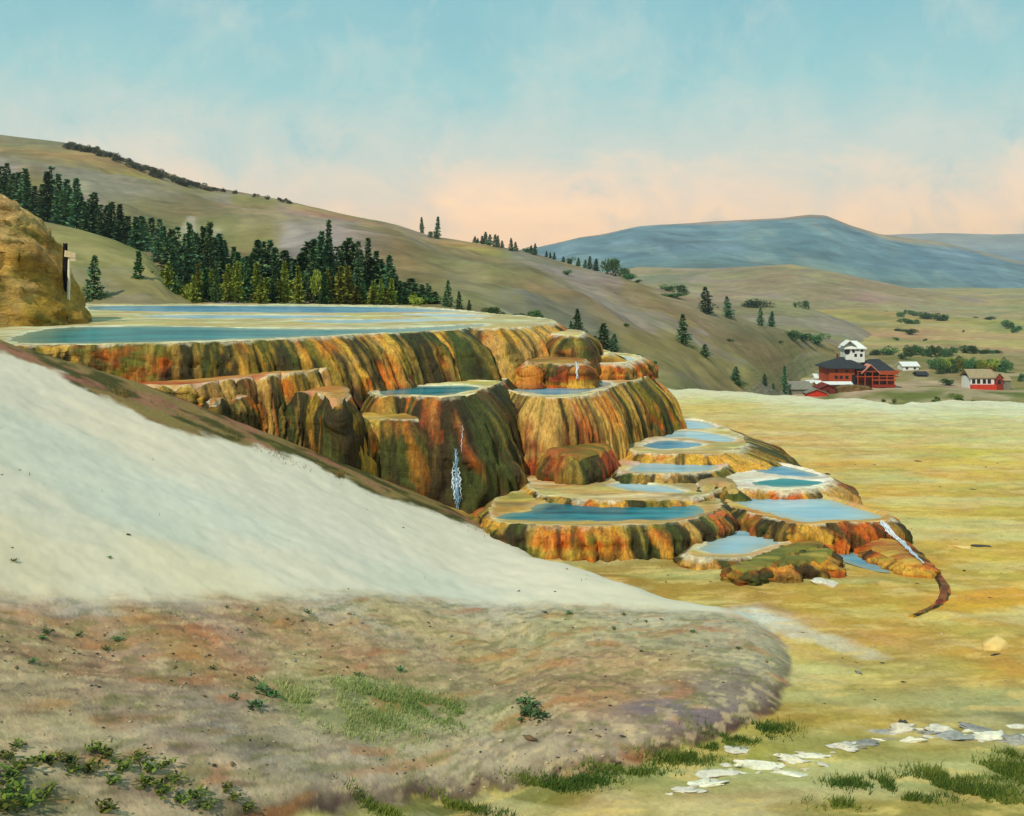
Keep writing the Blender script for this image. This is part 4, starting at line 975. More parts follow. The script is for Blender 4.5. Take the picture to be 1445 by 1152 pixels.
def plant(kind, loc, h, w=None, mat=None, label='', cat='tree', group=None, k=None, name=None, lean=0.0):
    mat = mat or (M_PINE if kind in ('pine', 'spire') else M_BUSH)
    k = random.randrange({'pine': 8, 'spire': 3, 'bush': 5}[kind]) if k is None else k
    a, b, used = proto(kind, k, mat)
    nm = name or {'pine': 'conifer_tree', 'spire': 'conifer_tree', 'bush': 'bush'}[kind]
    w = w or h
    root = empty(nm, tuple(loc), random.uniform(0, 6.28), (w, w, h)); root.rotation_euler = (random.uniform(-.045, .045), random.uniform(-.045, .045), random.uniform(0, 6.28))
    tag(root, label, cat, group)
    for src in (a, b):
        if not used[0]: o = src
        else: o = src.copy(); COL.objects.link(o)
        o.parent = root
    used[0] = True
    return root
def tree_on(S, px, top, bot, kind='pine', wpx=None, **kw):
    if isinstance(S, (int, float)): p = W(px, bot, S)
    elif S == 'V': p = V(px, bot)
    else: p = S.at(px, bot)
    h = (bot-top)/F*p[1]
    w = (wpx/F*p[1]*(1.15 if kind == 'bush' else 1.0)) if wpx else None
    if kind != 'bush' and wpx: w = 1.3*wpx/F*p[1]/0.42
    p[2] -= 0.02*h
    return plant(kind, p, h, w, **kw)

# left tree line (crop coordinates / 3.6 + offsets), running down behind the knoll
G1 = 'conifers in the line along the left hillside'
for x, t in [(-60,180),(-20,200),(14,200),(30,186),(58,235),(90,230),(118,250),(150,213),(178,300),(212,290),(240,230),(256,205),(300,238),(328,270),(346,310),(390,266),(412,330),(436,380),(466,345),(482,335),(515,392),(556,400),(570,380),(605,420),(622,394),(655,455),(690,458),(722,455),(740,500),(770,463),(800,470),(826,505)]:
    b = np.interp(x, [-60, 0, 100, 250, 400, 550, 650, 760, 900], [370, 385, 412, 468, 512, 552, 592, 648, 700])+random.uniform(8, 22)
    tree_on(L1, x/3.6, 180+t/3.6, 180+b/3.6, random.choice(['pine', 'spire', 'spire']), wpx=random.uniform(24, 34), label='dark conifer in the slanting tree line on the left hillside', group=G1)
# the dense grove behind the topmost pools
G2 = 'conifers of the dense grove'
for x, t in [(860,520),(880,560),(905,510),(935,545),(962,490),(985,530),(1012,540),(1030,510),(1052,485),(1080,560),(1105,545),(1128,575),(1152,575),(1190,610),(1215,635),(1250,660),(1290,640)]:
    tree_on(L1, x/3.6, 180+t/3.6, 180+random.uniform(800, 850)/3.6-random.uniform(0, 22), random.choice(['pine', 'spire', 'pine']), wpx=random.uniform(26, 38), label='dark conifer packed into the dense grove behind the topmost pools', group=G2)
for x, t in [(10,340),(35,330),(62,312),(85,290),(110,240),(138,252),(168,240),(186,280),(205,322),(240,300),(262,340),(292,342),(312,345),(334,318),(362,292),(385,250),(405,262),(422,240),(446,222),(470,190),(520,228),(545,280),(572,270),(600,250),(625,230),(645,262),(662,250),(682,290),(716,230),(737,340),(770,302),(790,350),(802,370),(836,325),(852,400),(880,450),(901,470),(922,476),(956,453),(985,480),(1020,490),(1056,484)]:
    bb = np.interp(x, [0, 700, 860, 1060], [520, 500, 545, 590])+random.uniform(-15, 25)
    tree_on(L1, 340+x/4.014, 280+t/4.014, 280+bb/4.014, random.choice(['pine', 'spire', 'pine']), wpx=random.uniform(25, 40), label='dark conifer packed into the dense grove behind the topmost pools', group=G2)
tree_on(L1, 340+495/4.014, 280+133/4.014, 280+500/4.014, 'spire', wpx=24, label='tallest conifer of the dense grove, its thin spire above all others', k=0, group=G2)
G3 = 'yellow green trees fronting the grove'
for i in range(60):
    x = 175+i*7.4+random.uniform(-5, 5); b = np.interp(x, [170, 480, 600], [424, 428, 430])+random.uniform(-3, 2)
    hh = np.interp(x, [170, 200, 330, 460, 560, 620], [44, 46, 46, 48, 28, 14])*random.uniform(0.6, 1.25)
    tree_on(L1, x, b-hh, b, random.choice(['pine', 'bush', 'pine']), wpx=random.uniform(15, 26), mat=M_OLIVE if random.random() < 0.6 else M_BUSH, label='low yellow green tree along the front edge of the dense grove', group=G3, name='young_tree')
tree_on(112.0, 193, 356, 425, 'pine', wpx=26, mat=M_BUSH, label='broad olive tree at the left end of the grove')
tree_on(104.0, 131, 362, 428, 'pine', wpx=27, label='lone dark conifer between the signpost and the grove', k=3)
# isolated conifers behind the right end of the topmost terrace
for px, t, b, w, l in [(627,412,433,9,'shortest conifer at the left of the three on the terrace edge'),(633,396,433,14,'tall conifer just right of the grove on the terrace edge'),(648,412,436,12,'middle height conifer right of the tall one on the terrace edge'),(662,424,438,9,'last small conifer in the row on the terrace edge')]:
    tree_on(L1, px, t, b, 'pine', wpx=w, label=l)
tree_on(92.0, 697, 431, 446, 'bush', wpx=22, label='round bush at the back right of the topmost pools')
tree_on(88.0, 757, 435, 452, 'bush', wpx=16, label='small round bush behind the right end of the topmost terrace')
tree_on(86.0, 733, 441, 448, 'bush', wpx=14, label='very low bush behind the topmost terrace')
tree_on(L1, 816, 436, 474, 'pine', wpx=18, label='slim conifer left of the dark pine clump above the small pools', k=1)
tree_on(L1, 805, 453, 472, 'pine', wpx=10, label='little conifer left of the slim one above the small pools')
for px, t, b, w, l in [(852,457,494,26,'tallest of the dark pine clump above the small pools'),(866,472,499,18,'right hand pine of the dark clump above the small pools'),(840,474,490,14,'left hand pine of the dark clump above the small pools')]:
    tree_on(L1, px, t, b, 'pine', wpx=w, label=l, k=3)
# skyline of the hill, left to right
G4 = 'far trees along the hilltop'
for x, y, hh in [(96,207,9),(104,208,10),(110,209,8),(120,212,8),(127,213,10),(134,214,9),(142,217,8),(150,219,9),(157,222,10),(165,225,11),(172,228,10),(180,231,9),(187,234,10),(193,236,12),(199,238,9),(206,241,10),(212,243,9),(218,246,13),(224,248,14),(229,249,10),(237,251,8),(243,253,9),(250,256,9),(258,258,8),(265,260,10),(272,261,7),(279,262,7),(290,266,4),(300,268,4)]:
    tree_on(L1, x, y-hh*0.95, y+4, 'bush', wpx=random.uniform(9, 14), mat=M_GREYT, label='grey green tree in the band along the hilltop skyline', group=G4, name='hilltop_tree')
for x in (315, 332, 360, 378, 395, 402, 408):
    y = np.interp(x, [290, 400, 470], [265, 284, 301]); tree_on(L1, x, y-5, y+2, 'bush', wpx=6, mat=M_GREYT, label='tiny lone shrub on the bare hilltop skyline', group='lone shrubs on the hilltop', name='hilltop_shrub')
tree_on(L1, 595.5, 306, 328, 'pine', wpx=9, label='left of the two conifers standing on the bare skyline')
tree_on(L1, 616.5, 306, 337, 'pine', wpx=12, label='taller right one of the two conifers on the bare skyline')
tree_on(L1, 609, 325, 336, 'bush', wpx=7, label='small bush between the two skyline conifers')
G5 = 'conifers along the lower hill crest'
for x, t, b, w in [(35,185,218,10),(50,192,218,8),(75,180,222,13),(90,164,228,15),(110,180,234,14),(140,185,248,14),(155,190,248,12),(175,215,252,11),(220,203,268,12),(243,223,268,11),(325,240,282,12),(340,230,288,11),(400,262,292,8),(420,262,292,8),(440,265,300,8),(485,270,298,9),(560,288,330,12),(595,265,308,10),(618,252,318,14),(650,308,368,16)]:
    tree_on(L1, 660+x/3.6, 280+t/3.6, 280+b/3.6, 'pine', wpx=w*0.75, label='small conifer on the hill crest left of the blue mountain', group=G5)
for x, t, b, w, l in [(300,245,275,40,'low bush between conifers on the hill crest'),(520,268,308,36,'round bush on the hill crest before the blue mountain'),(740,283,388,80,'large dark bush on the crest in front of the blue mountain'),(792,288,352,45,'leaning bush on the right of the large crest bush'),(815,378,416,60,'low bush trailing right from the large crest bush'),(865,388,412,26,'small bush right of the large crest bush'),(500,360,388,36,'small dark shrub below the hill crest conifers'),(1010,418,450,66,'low hedge like bush on the crest ridge'),(1075,408,464,70,'rounded olive bush at the end of the crest ridge'),(1040,470,505,110,'long dark shrub on the slope below the crest ridge'),(805,628,650,24,'small bush alone in mid slope'),(945,822,852,26,'small bright green bush on the lower slope'),(875,788,816,28,'small bush at the right of the little rust fronted pool'),(1330,710,728,30,'flat shrub on the slope right of the lone conifers')]:
    tree_on(L1, 660+x/3.6, 280+t/3.6, 280+b/3.6, 'bush', wpx=w/3.6, label=l)
for x, t, b, w, l in [(1215,452,588,22,'biggest conifer on the right slope with a full crown'),(1325,500,610,16,'second conifer right of the full crowned one'),(1095,590,742,20,'lone conifer in the middle of the bare slope'),(1205,742,804,16,'small conifer below the lone one on the slope'),(1360,858,934,16,'spindly little conifer near the plain edge')]:
    tree_on(L1, 660+x/3.6, 280+t/3.6, 280+b/3.6, 'pine', wpx=w, label=l, k=3)
for x, t, b, w, l in [(120,333,428,11,'left of the conifer pair on the ridge above the houses'),(172,355,432,13,'right of the conifer pair on the ridge above the houses'),(140,672,733,10,'short conifer left of the tallest by the plain edge'),(182,718,750,6,'tiny conifer between two by the plain edge'),(240,632,768,13,'tallest conifer by the plain edge left of the houses')]:
    tree_on(L1, 1040+x/3.568, 340+t/3.568, 340+b/3.568, 'pine', wpx=w, label=l)
for x, y, w, h, l in [(275,470,70,45,'left part of the long dark thicket on the ridge above the houses'),(330,478,80,50,'middle part of the long dark thicket on the ridge above the houses'),(395,490,80,55,'right end of the long dark thicket on the ridge above the houses'),(220,510,14,18,'tiny dark bush on the slope left of the thicket'),(10,715,45,35,'round bush low on the slope near the plain edge')]:
    tree_on(L1, 1040+x/3.568, 340+(y-h*0.6)/3.568, 340+(y+h*0.5)/3.568, 'bush', wpx=w/3.568*1.1, label=l)
for x, y, w, h, l in [(90,310,110,48,'wide pale olive bush on the grey hill'),(340,308,34,50,'upright bush on the grey hill beside a small one'),(295,305,14,28,'small thin bush left of the upright one on the grey hill')]:
    tree_on(H2, 1040+x/3.568, 340+(y-h*0.5)/3.568, max(340+(y+h*0.5)/3.568, 431), 'bush', wpx=w/3.568, label=l)
# valley bushes and trees
G6 = 'dark bushes dotted over the valley fields'
for x, y, w, h in [(825,372,30,34),(850,358,20,30),(885,362,44,40),(858,400,62,46),(900,403,30,30),(815,445,46,20),(870,448,56,30),(960,375,72,42),(1020,382,58,44),(935,378,24,26),(1045,385,24,34),(1200,378,18,14),(1270,381,34,30),(1360,405,40,40),(1375,425,40,40),(1408,437,38,50),(750,360,14,8),(948,484,16,16),(805,488,26,18),(1140,445,10,14)]:
    tree_on('V', 1040+x/3.568, 340+(y-h*0.5)/3.568, 340+(y+h*0.5)/3.568, 'bush', wpx=w/3.568*1.05, mat=M_BUSH, label='dark round bush on the yellow valley fields beyond the houses', group=G6)
G7 = 'trees of the two rows behind the houses'
for i in range(12):
    x = 855+i*21; hh = 52+14*random.random()
    tree_on('V', 1040+x/3.568, 340+(576-hh)/3.568, 340+(578+random.uniform(-6, 4))/3.568, 'bush', wpx=9.5, mat=M_BUSH, label='dark green tree in the upper row behind the houses', group=G7)
for x, w, h in [(1150,34,44),(1175,36,46),(1195,28,34),(1225,30,22),(1250,34,28),(1280,36,20),(1305,34,18)]:
    tree_on('V', 1040+x/3.568, 340+(558-h)/3.568, 340+562/3.568, 'bush', wpx=w/3.568*1.2, mat=M_BUSH, label='blue green tree at the right end of the upper row', group=G7)
for i in range(22):
    x = 985+i*17.5; hh = random.uniform(52, 78)
    tree_on('V', 1040+x/3.568, 340+(648-hh)/3.568, 340+(650+random.uniform(-10, 14))/3.568, 'bush', wpx=random.uniform(11, 16), mat=random.choice([M_OLIVE, M_BUSH, M_BUSH]), label='bushy tree in the lower row between the two red houses', group=G7)
for x, y, w, h, l in [(760,556,64,50,'blue green bush right of the white tower'),(705,562,60,38,'pale bush touching the white tower'),(850,580,50,44,'olive bush above the white cottage'),(1440,680,40,44,'dark bush at the picture edge by the small red house'),(1065,690,60,40,'low bush between the white cottage and the small red house')]:
    tree_on('V', 1040+x/3.568, 340+(y-h*0.5)/3.568, 340+(y+h*0.5)/3.568, 'bush', wpx=w/3.568, label=l)
for x, y, w, h, l in [(1015,808,70,30,'low green shrub at the edge of the plain below the track'),(1010,783,30,22,'small dark shrub above the low green one'),(1120,778,60,50,'leafy green shrub right of the low green one'),(1195,805,50,36,'olive shrub at the far right of the plain edge'),(790,790,20,30,'small shrub at the edge of the plain under the big red house'),(740,792,22,22,'tiny shrub left of the small one under the big red house')]:
    p = W(1040+x/3.568, 340+(y+h*0.5)/3.568, 250); hh = h/3.568/F*250
    xx = p[0]; p[2] = float(np.maximum(gz(np.array([xx]), np.array([250.]))[0], vz(np.array([xx]), np.array([250.]))[0])) if False else p[2]
    q = V(1040+x/3.568, 340+(y+h*0.5)/3.568)
    plant('bush', q, h/3.568/F*q[1]*1.1, w/3.568/F*q[1], M_LEAF, label=l, cat='shrub')

# ------------------------------------------------------------------ houses in the valley
M_RED = flat_mat('red_painted_boards', lin(140, 48, 28), 0.8, 0.35, 1.2, strokes=(0.3, 0.3, 4))
M_ORWALL = flat_mat('orange_red_boards', lin(168, 72, 36), 0.8, 0.35, 1.2, strokes=(0.3, 0.3, 4))
M_ROOF = flat_mat('dark_shingle', lin(52, 54, 56), 0.85, 0.35, 1.0)
M_ROOFG = flat_mat('grey_shingle', lin(128, 124, 108), 0.85, 0.3, 1.0)
M_ROOFT = flat_mat('pale_tan_roof', lin(158, 140, 106), 0.85, 0.25, 1.0)
M_WHITE = flat_mat('white_paint', lin(222, 222, 214), 0.7, 0.15, 1.0)
M_DARKW = flat_mat('dark_window_glass', lin(34, 32, 32), 0.3, 0.2, 1.0, 0.4)
M_PINK = flat_mat('pink_trim', lin(196, 130, 112), 0.8, 0.15, 1.0)
M_BROWN = flat_mat('brown_rubble_wall', lin(112, 88, 52), 0.9, 0.5, 0.9)
M_BRED = flat_mat('brick_red_boards', lin(116, 44, 30), 0.85, 0.35, 1.2)
class MB:
    def __init__(s): s.v = []; s.f = []
    def box(s, x0, x1, y0, y1, z0, z1):
        b = len(s.v)
        s.v += [(x, y, z) for z in (z0, z1) for x, y in ((x0, y0), (x1, y0), (x1, y1), (x0, y1))]
        s.f += [[b+3, b+2, b+1, b], [b+4, b+5, b+6, b+7]]+[[b+i, b+(i+1) % 4, b+4+(i+1) % 4, b+4+i] for i in range(4)]
        return s
    def poly(s, v, f):
        b = len(s.v); s.v += [tuple(p) for p in v]; s.f += [[i+b for i in q] for q in f]; return s
    def gable(s, x0, x1, y0, y1, z0, z1, ax='x', ov=0.5, th=0.25):
        """pitched roof slab, ridge along ax"""
        if ax == 'x':
            m = (y0+y1)/2
            prof = [(y0-ov, z0), (m, z1), (y1+ov, z0), (y1+ov, z0-th), (m, z1-th), (y0-ov, z0-th)]
            v = [(x0-ov, a, b) for a, b in prof]+[(x1+ov, a, b) for a, b in prof]
        else:
            m = (x0+x1)/2
            prof = [(x0-ov, z0), (m, z1), (x1+ov, z0), (x1+ov, z0-th), (m, z1-th), (x0-ov, z0-th)]
            v = [(a, y0-ov, b) for a, b in prof]+[(a, y1+ov, b) for a, b in prof]
        f = [[i, (i+1) % 6, 6+(i+1) % 6, 6+i] for i in range(6)]+[[0, 1, 4, 5], [1, 2, 3, 4], [11, 10, 7, 6], [10, 9, 8, 7]]
        return s.poly(v, f)
    def hip(s, x0, x1, y0, y1, z0, z1, ins, ov=0.8):
        m = (y0+y1)/2; x0 -= ov; x1 += ov; y0 -= ov; y1 += ov
        v = [(x0, y0, z0), (x1, y0, z0), (x1, y1, z0), (x0, y1, z0), (x0+ins, m, z1), (x1-ins, m, z1), (x0, y0, z0-.3), (x1, y0, z0-.3), (x1, y1, z0-.3), (x0, y1, z0-.3)]
        return s.poly(v, [[0, 1, 5, 4], [1, 2, 5], [2, 3, 4, 5], [3, 0, 4], [6, 7, 1, 0], [7, 8, 2, 1], [8, 9, 3, 2], [9, 6, 0, 3], [9, 8, 7, 6]])
    def build(s, name, mat, parent): return make_mesh(name, s.v, s.f, mat, None, False, parent)
def house(name, px, py, label, cat='house', rz=0.0, Y=None):
    q = V(px, py) if Y is None else W(px, py, Y)
    return tag(empty(name, (q[0], q[1], q[2]-0.1), rz), label, cat), q[1]/F
# big red hotel; local units metres, u = metres per photo pixel there
h, u = house('hotel', 1216, 545, 'big red hotel with dark hipped roofs, two tier veranda and white roof turret', 'hotel')
X = lambda p: (p-1216)*u
Zp = lambda p: (545-p)*u
MB().box(X(1170), X(1206), 0, 13, -1, Zp(516.5)).build('wall', M_ORWALL, h)  # sunlit orange of the left block is put into its paint
MB().box(X(1206), X(1266), 2.5, 13, -1, Zp(522)).build('wall', M_RED, h)  # shade on the front block is put into this darker red
MB().hip(X(1169), X(1224), -0.4, 13.4, Zp(516.5), Zp(503), 7.0, 0.9).build('roof', M_ROOF, h)
MB().hip(X(1222), X(1262), 0.2, 13.2, Zp(522), Zp(506), 4.2, 1.0).build('roof', M_ROOF, h)
g = MB(); g.gable(X(1215), X(1238), -1.6, 3.0, Zp(523), Zp(511), 'y', 0.4, 0.35); g.build('gable_roof', M_PINK, h)
g = MB(); xm = (X(1215)+X(1238))/2; g.poly([(X(1216), -1.2, Zp(523)), (X(1237), -1.2, Zp(523)), (xm, -1.2, Zp(512.5)), (X(1216), 2.4, Zp(523)), (X(1237), 2.4, Zp(523)), (xm, 2.4, Zp(512.5))], [[0, 1, 2], [5, 4, 3], [0, 3, 4, 1]]); g.build('gable_wall', M_BRED, h)
wn = MB().box(X(1223), X(1230), -1.32, -1.21, Zp(522), Zp(517)).build('window', M_DARKW, h)
v = MB()
v.box(X(1208), X(1267), -1.4, 2.5, Zp(529), Zp(528)); v.box(X(1208), X(1268), -1.5, 2.6, Zp(521.6), Zp(520.6))
v.build('veranda_floor', M_ORWALL, h)
MB().box(X(1239), X(1266), -1.45, -1.30, Zp(525.6), Zp(521.7)).build('balcony_rail', M_ORWALL, h)
MB().box(X(1229), X(1262), -1.42, -1.27, Zp(543.5), Zp(539.5)).build('porch_rail', M_RED, h)
MB().box(X(1229), X(1262), -1.42, -1.27, Zp(534), Zp(532.2)).build('porch_beam', M_ORWALL, h)
for p in (1209, 1219, 1229.5, 1239, 1250, 1260): MB().box(X(p)-0.14, X(p)+0.14, -1.36, -1.1, -0.6, Zp(521.6)).build('post', M_ORWALL, h)
for p in (1213, 1223, 1233, 1243, 1253): MB().box(X(p)-0.75, X(p)+0.75, 2.42, 2.49, Zp(541), Zp(534.5)).build('window', M_DARKW, h)
for p in (1211, 1220, 1229, 1238, 1247, 1256): MB().box(X(p)-0.8, X(p)+0.8, 2.42, 2.49, Zp(528), Zp(523.4)).build('window', M_DARKW, h)
for p in (1180, 1187, 1195): MB().box(X(p)-0.55, X(p)+0.55, -0.07, -0.002, Zp(532), Zp(527.5)).build('window', M_DARKW, h)
for p in (1180, 1195): MB().box(X(p)-0.5, X(p)+0.5, -0.07, -0.002, Zp(523), Zp(519.5)).build('window', M_DARKW, h)
MB().box(X(1202), X(1206.5), -0.1, -0.003, Zp(543), Zp(526)).build('door', M_DARKW, h)
MB().box(X(1190), X(1191.6), 7, 8.2, Zp(506), Zp(499.5)).build('chimney', M_BRED, h)
# white turret
t = MB().box(X(1199), X(1226), 4.5, 11, Zp(510), Zp(490)).build('turret', M_WHITE, h)
MB().hip(X(1199), X(1226), 4.5, 11, Zp(490), Zp(480), 2.6, 0.7).build('turret_roof', M_WHITE, t)
MB().gable(X(1196), X(1212), 3.9, 8, Zp(486), Zp(478.5), 'y', 0.4, 0.3).build('dormer_roof', M_WHITE, t)
rd = MB(); rd.poly([(X(1201)+1.0*math.cos(a), 4.42, Zp(495)+1.0*math.sin(a)) for a in np.linspace(0, 2*np.pi, 17)[:-1]]+[(X(1201)+1.0*math.cos(a), 4.49, Zp(495)+1.0*math.sin(a)) for a in np.linspace(0, 2*np.pi, 17)[:-1]], [list(range(16)), list(range(31, 15, -1))]+[[i, (i+1) % 16, 16+(i+1) % 16, 16+i] for i in range(16)])
rd.build('round_window', M_DARKW, t)
for p, q in ((1210, 494), (1216, 491), (1222, 493), (1213, 500), (1221, 500)): MB().box(X(p)-0.45, X(p)+0.45, 4.41, 4.49, Zp(q+2.2), Zp(q-2.2)).build('window', M_DARKW, t)
# lower buildings to its left
def shed(px, py, w, d, hw, hr, label, wall, roof, ax='x', name='shed', win=2, rz=0.0, cat='shed', Y=None, ov=0.5):
    h, u = house(name, px, py, label, cat, rz, Y)
    w2 = w*u/2; hw *= u; hr *= u; d2 = d/2
    b = MB().box(-w2, w2, -d2, d2, -1.5, hw)
    if ax == 'x': b.poly([(-w2, -d2, hw), (-w2, d2, hw), (-w2, 0, hr-0.3), (w2, -d2, hw), (w2, d2, hw), (w2, 0, hr-0.3)], [[0, 2, 1], [3, 4, 5]])
    else: b.poly([(-w2, -d2, hw), (w2, -d2, hw), (0, -d2, hr-0.3), (-w2, d2, hw), (w2, d2, hw), (0, d2, hr-0.3)], [[0, 1, 2], [3, 5, 4]])
    b.build('wall', wall, h)
    MB().gable(-w2, w2, -d2, d2, hw, hr, ax, ov).build('roof', roof, h)
    for i in range(win):
        x = -w2+(i+0.5)*2*w2/win
        MB().box(x-0.45, x+0.45, -d2-0.06, -d2-0.003, hw*0.30, hw*0.72).build('window', M_DARKW, h)
    return h
shed(1148, 553, 28, 8, 4.5, 10.5, 'small bright red shed with a low grey gable at the plain edge', flat_mat('bright_red_boards', lin(200, 52, 30), 0.8, 0.2, 1.2), M_ROOFG, 'y', win=0)
shed(1126, 551, 28, 9, 6, 15, 'grey green gabled shed leftmost of the buildings', M_ROOFG, M_ROOFG, 'x', win=0)
shed(1164, 551, 22, 7, 9, 15, 'dark brick red barn between the red shed and the hotel', M_BRED, M_BRED, 'y', win=1, name='barn', cat='barn')
shed(1156, 542, 16, 6, 10, 15, 'white gabled outhouse left of the hotel', M_WHITE, M_WHITE, 'x', win=2, Y=405)
shed(1147, 545, 18, 6, 6, 9, 'low white lean to beside the white gabled outhouse', M_WHITE, M_WHITE, 'x', win=2, Y=398)
shed(1175, 545, 48, 4, 4.0, 7, 'long low white roofed shed along the left foot of the hotel', M_BRED, M_WHITE, 'x', win=3, Y=380)
shed(1281, 521, 22, 7, 7, 12, 'white cottage on the slope right of the hotel', M_WHITE, M_WHITE, 'x', win=2, name='cottage', cat='cottage')
shed(1299, 528, 13, 5, 3, 7, 'tiny dark roofed hut right of the white cottage', M_ROOF, M_ROOF, 'x', win=0, name='hut', cat='hut')
shed(1172, 516.5, 10, 4, 3, 6, 'white roof lantern shed peeping behind the left end of the hotel', M_WHITE, M_WHITE, 'x', win=1, Y=420)
# rubble retaining wall in front of the hotel
def rubble():
    q0 = W(1177, 562, 372); n = 60; mz = 14
    s = np.linspace(0, 57*372/F, n); zz = np.linspace(-2, 18*372/F, mz)
    prof = np.interp(s, [0, 3, 6, 9, 12, 13.8], [0.72, 0.95, 1.0, 0.98, 0.9, 0.6])
    Xf = q0[0]+s[None]+0*zz[:, None]; Zf = q0[2]+zz[:, None]*prof[None]; Yf = 372+0.35*fbm(s[None]*0.9, zz[:, None]*0.9, 600, 4)
    Xt = q0[0]+s[None]; Vt = np.stack([np.vstack([Xf, Xt, Xt]), np.vstack([Yf, Yf[-1:]+3.0, Yf[-1:]+3.2]), np.vstack([Zf, Zf[-1:], np.full((1, n), q0[2]-2)])], -1)
    tag(make_mesh('rubble_wall', Vt, gridf(mz+2, n), M_BROWN), 'rough brown rubble wall below the big red hotel', 'wall')
rubble()
# small red house on the right
h, u = house('farmhouse', 1397, 545, 'small red and white house with pale tan roofs, at the right', 'house')
X = lambda p: (p-1397)*u
MB().box(X(1370), X(1403), 0, 8, -1, Zp(527)*u/u if False else (545-527)*u).build('wall', M_WHITE, h)
MB().box(X(1369), X(1403.5), -1.8, -0.05, -1, (545-537)*u).build('porch_wall', flat_mat('scarlet_boards', lin(196, 60, 34), 0.8, 0.25, 1.2), h)
MB().gable(X(1369), X(1404), 0, 8, (545-527)*u, (545-516.5)*u, 'x', 0.5).build('roof', M_ROOFT, h)
rg = MB().box(X(1403.2), X(1413), -1.2, 8.5, -1, (545-528)*u)
rg.poly([(X(1403.2), -1.2, (545-528)*u), (X(1413), -1.2, (545-528)*u), (X(1408), -1.2, (545-521)*u), (X(1403.2), 8.5, (545-528)*u), (X(1413), 8.5, (545-528)*u), (X(1408), 8.5, (545-521)*u)], [[0, 1, 2], [3, 5, 4]])
rg.build('gable_wing', M_RED, h)
MB().gable(X(1403), X(1413.3), -1.2, 8.5, (545-527.4)*u, (545-520)*u, 'y', 0.35).build('wing_roof', M_ROOFT, h)
MB().box(X(1413.2), X(1427), 0.5, 8, -1, (545-531)*u).build('side_wall', M_ROOFG, h)
MB().gable(X(1413.6), X(1427), 0.5, 8, (545-531)*u, (545-524)*u, 'x', 0.4).build('side_roof', M_ROOFT, h)
for p in (1374, 1381, 1389, 1396): MB().box(X(p)-0.6, X(p)+0.6, -0.04, -0.003, (545-536)*u, (545-529.5)*u).build('window', M_DARKW, h)
MB().box(X(1406)-0.1, X(1406)+1.0, -1.28, -1.203, (545-536)*u, (545-530)*u).build('window', M_DARKW, h)
MB().box(X(1404.8), X(1406.4), 3.5, 4.6, (545-524)*u, (545-513.5)*u).build('chimney', M_BRED, h)

# ------------------------------------------------------------------ sign board and dark recess slab on the outcrop's flank
M_BOARD = flat_mat('weathered_cream_board', lin(206, 186, 148), 0.8, 0.2, 3.0)
M_RECESS = flat_mat('dark_recess', lin(24, 22, 20), 0.9, 0.3, 3.0)  # solid black stand-in for the shaded recess left of the post
def post():
    bpy.context.view_layer.update()
    def foot(px, py):
        ok, loc, n, _, ob, _ = scene.ray_cast(bpy.context.evaluated_depsgraph_get(), Vector((0, 0, CAMZ)), Vector(((px-CX)/F, 1.0, -(py-HY)/F)).normalized())
        return np.array(loc)
    q = foot(98, 418)+np.array([0.1, -0.35, -0.05]); u = q[1]/F
    r = empty('signpost', tuple(q)); tag(r, 'crooked white post with a cream board on top beside the ochre outcrop', 'signpost')
    n = 16; t = np.linspace(0, 1, n); a = np.linspace(0, 2*np.pi, 9)[:-1]
    cx = (0.5*np.sin(t*5)+2.2*t**2-0.6)*u; hh = t*58*u; rad = (3.9-0.9*t)*u*(1+0.15*fbm(t*6, 0*t, 610, 3))*0.6
    Vv = np.stack([cx[:, None]+rad[:, None]*np.cos(a), rad[:, None]*np.sin(a), hh[:, None]-0.3*(t[:, None] == 0)+0*a], -1)
    make_mesh('post', Vv, gridf(n, 8, True), flat_mat('whitewashed_post', lin(228, 218, 190), 0.85, 0.15, 4.0), None, True, r)
    b = MB(); b.poly([(-5*u, -.16, 57*u), (11*u, -.16, 55*u), (11.5*u, -.16, 62*u), (-4*u, -.16, 66*u), (-5*u, -.10, 57*u), (11*u, -.10, 55*u), (11.5*u, -.10, 62*u), (-4*u, -.10, 66*u)],
        [[0, 1, 2, 3], [7, 6, 5, 4], [0, 4, 5, 1], [1, 5, 6, 2], [2, 6, 7, 3], [3, 7, 4, 0]])
    b.box(3*u, 11*u, -.13, -.07, 51*u, 55.5*u); b.build('board', M_BOARD, r)
    q = foot(85, 402)+np.array([0, 0.7, 0]); u = q[1]/F
    n = 22; t = np.linspace(0, 1, n); a = np.linspace(0, 2*np.pi, 13)[:-1]
    rad = (3.9-0.7*t)*u*(1+0.12*fbm(t*5, 0*t, 614, 3)); jag = 0.04*np.sin(a*5)
    Vv = np.stack([rad[:, None]*np.cos(a)*1.0, rad[:, None]*np.sin(a), t[:, None]*58*u+jag*t[:, None]-0.4*(t[:, None] == 0)], -1)
    Vv = np.concatenate([Vv.reshape(-1, 3), [[0, 0, 57*u]]]); ff = gridf(n, 12, True).tolist()+[[(n-1)*12+i, (n-1)*12+(i+1) % 12, n*12] for i in range(12)]
    o = make_mesh('dark_slab', Vv, ff, M_RECESS); o.location = tuple(q); tag(o, 'black upright slab standing in for the dark recess behind the crooked white post', 'dark_slab')
post()

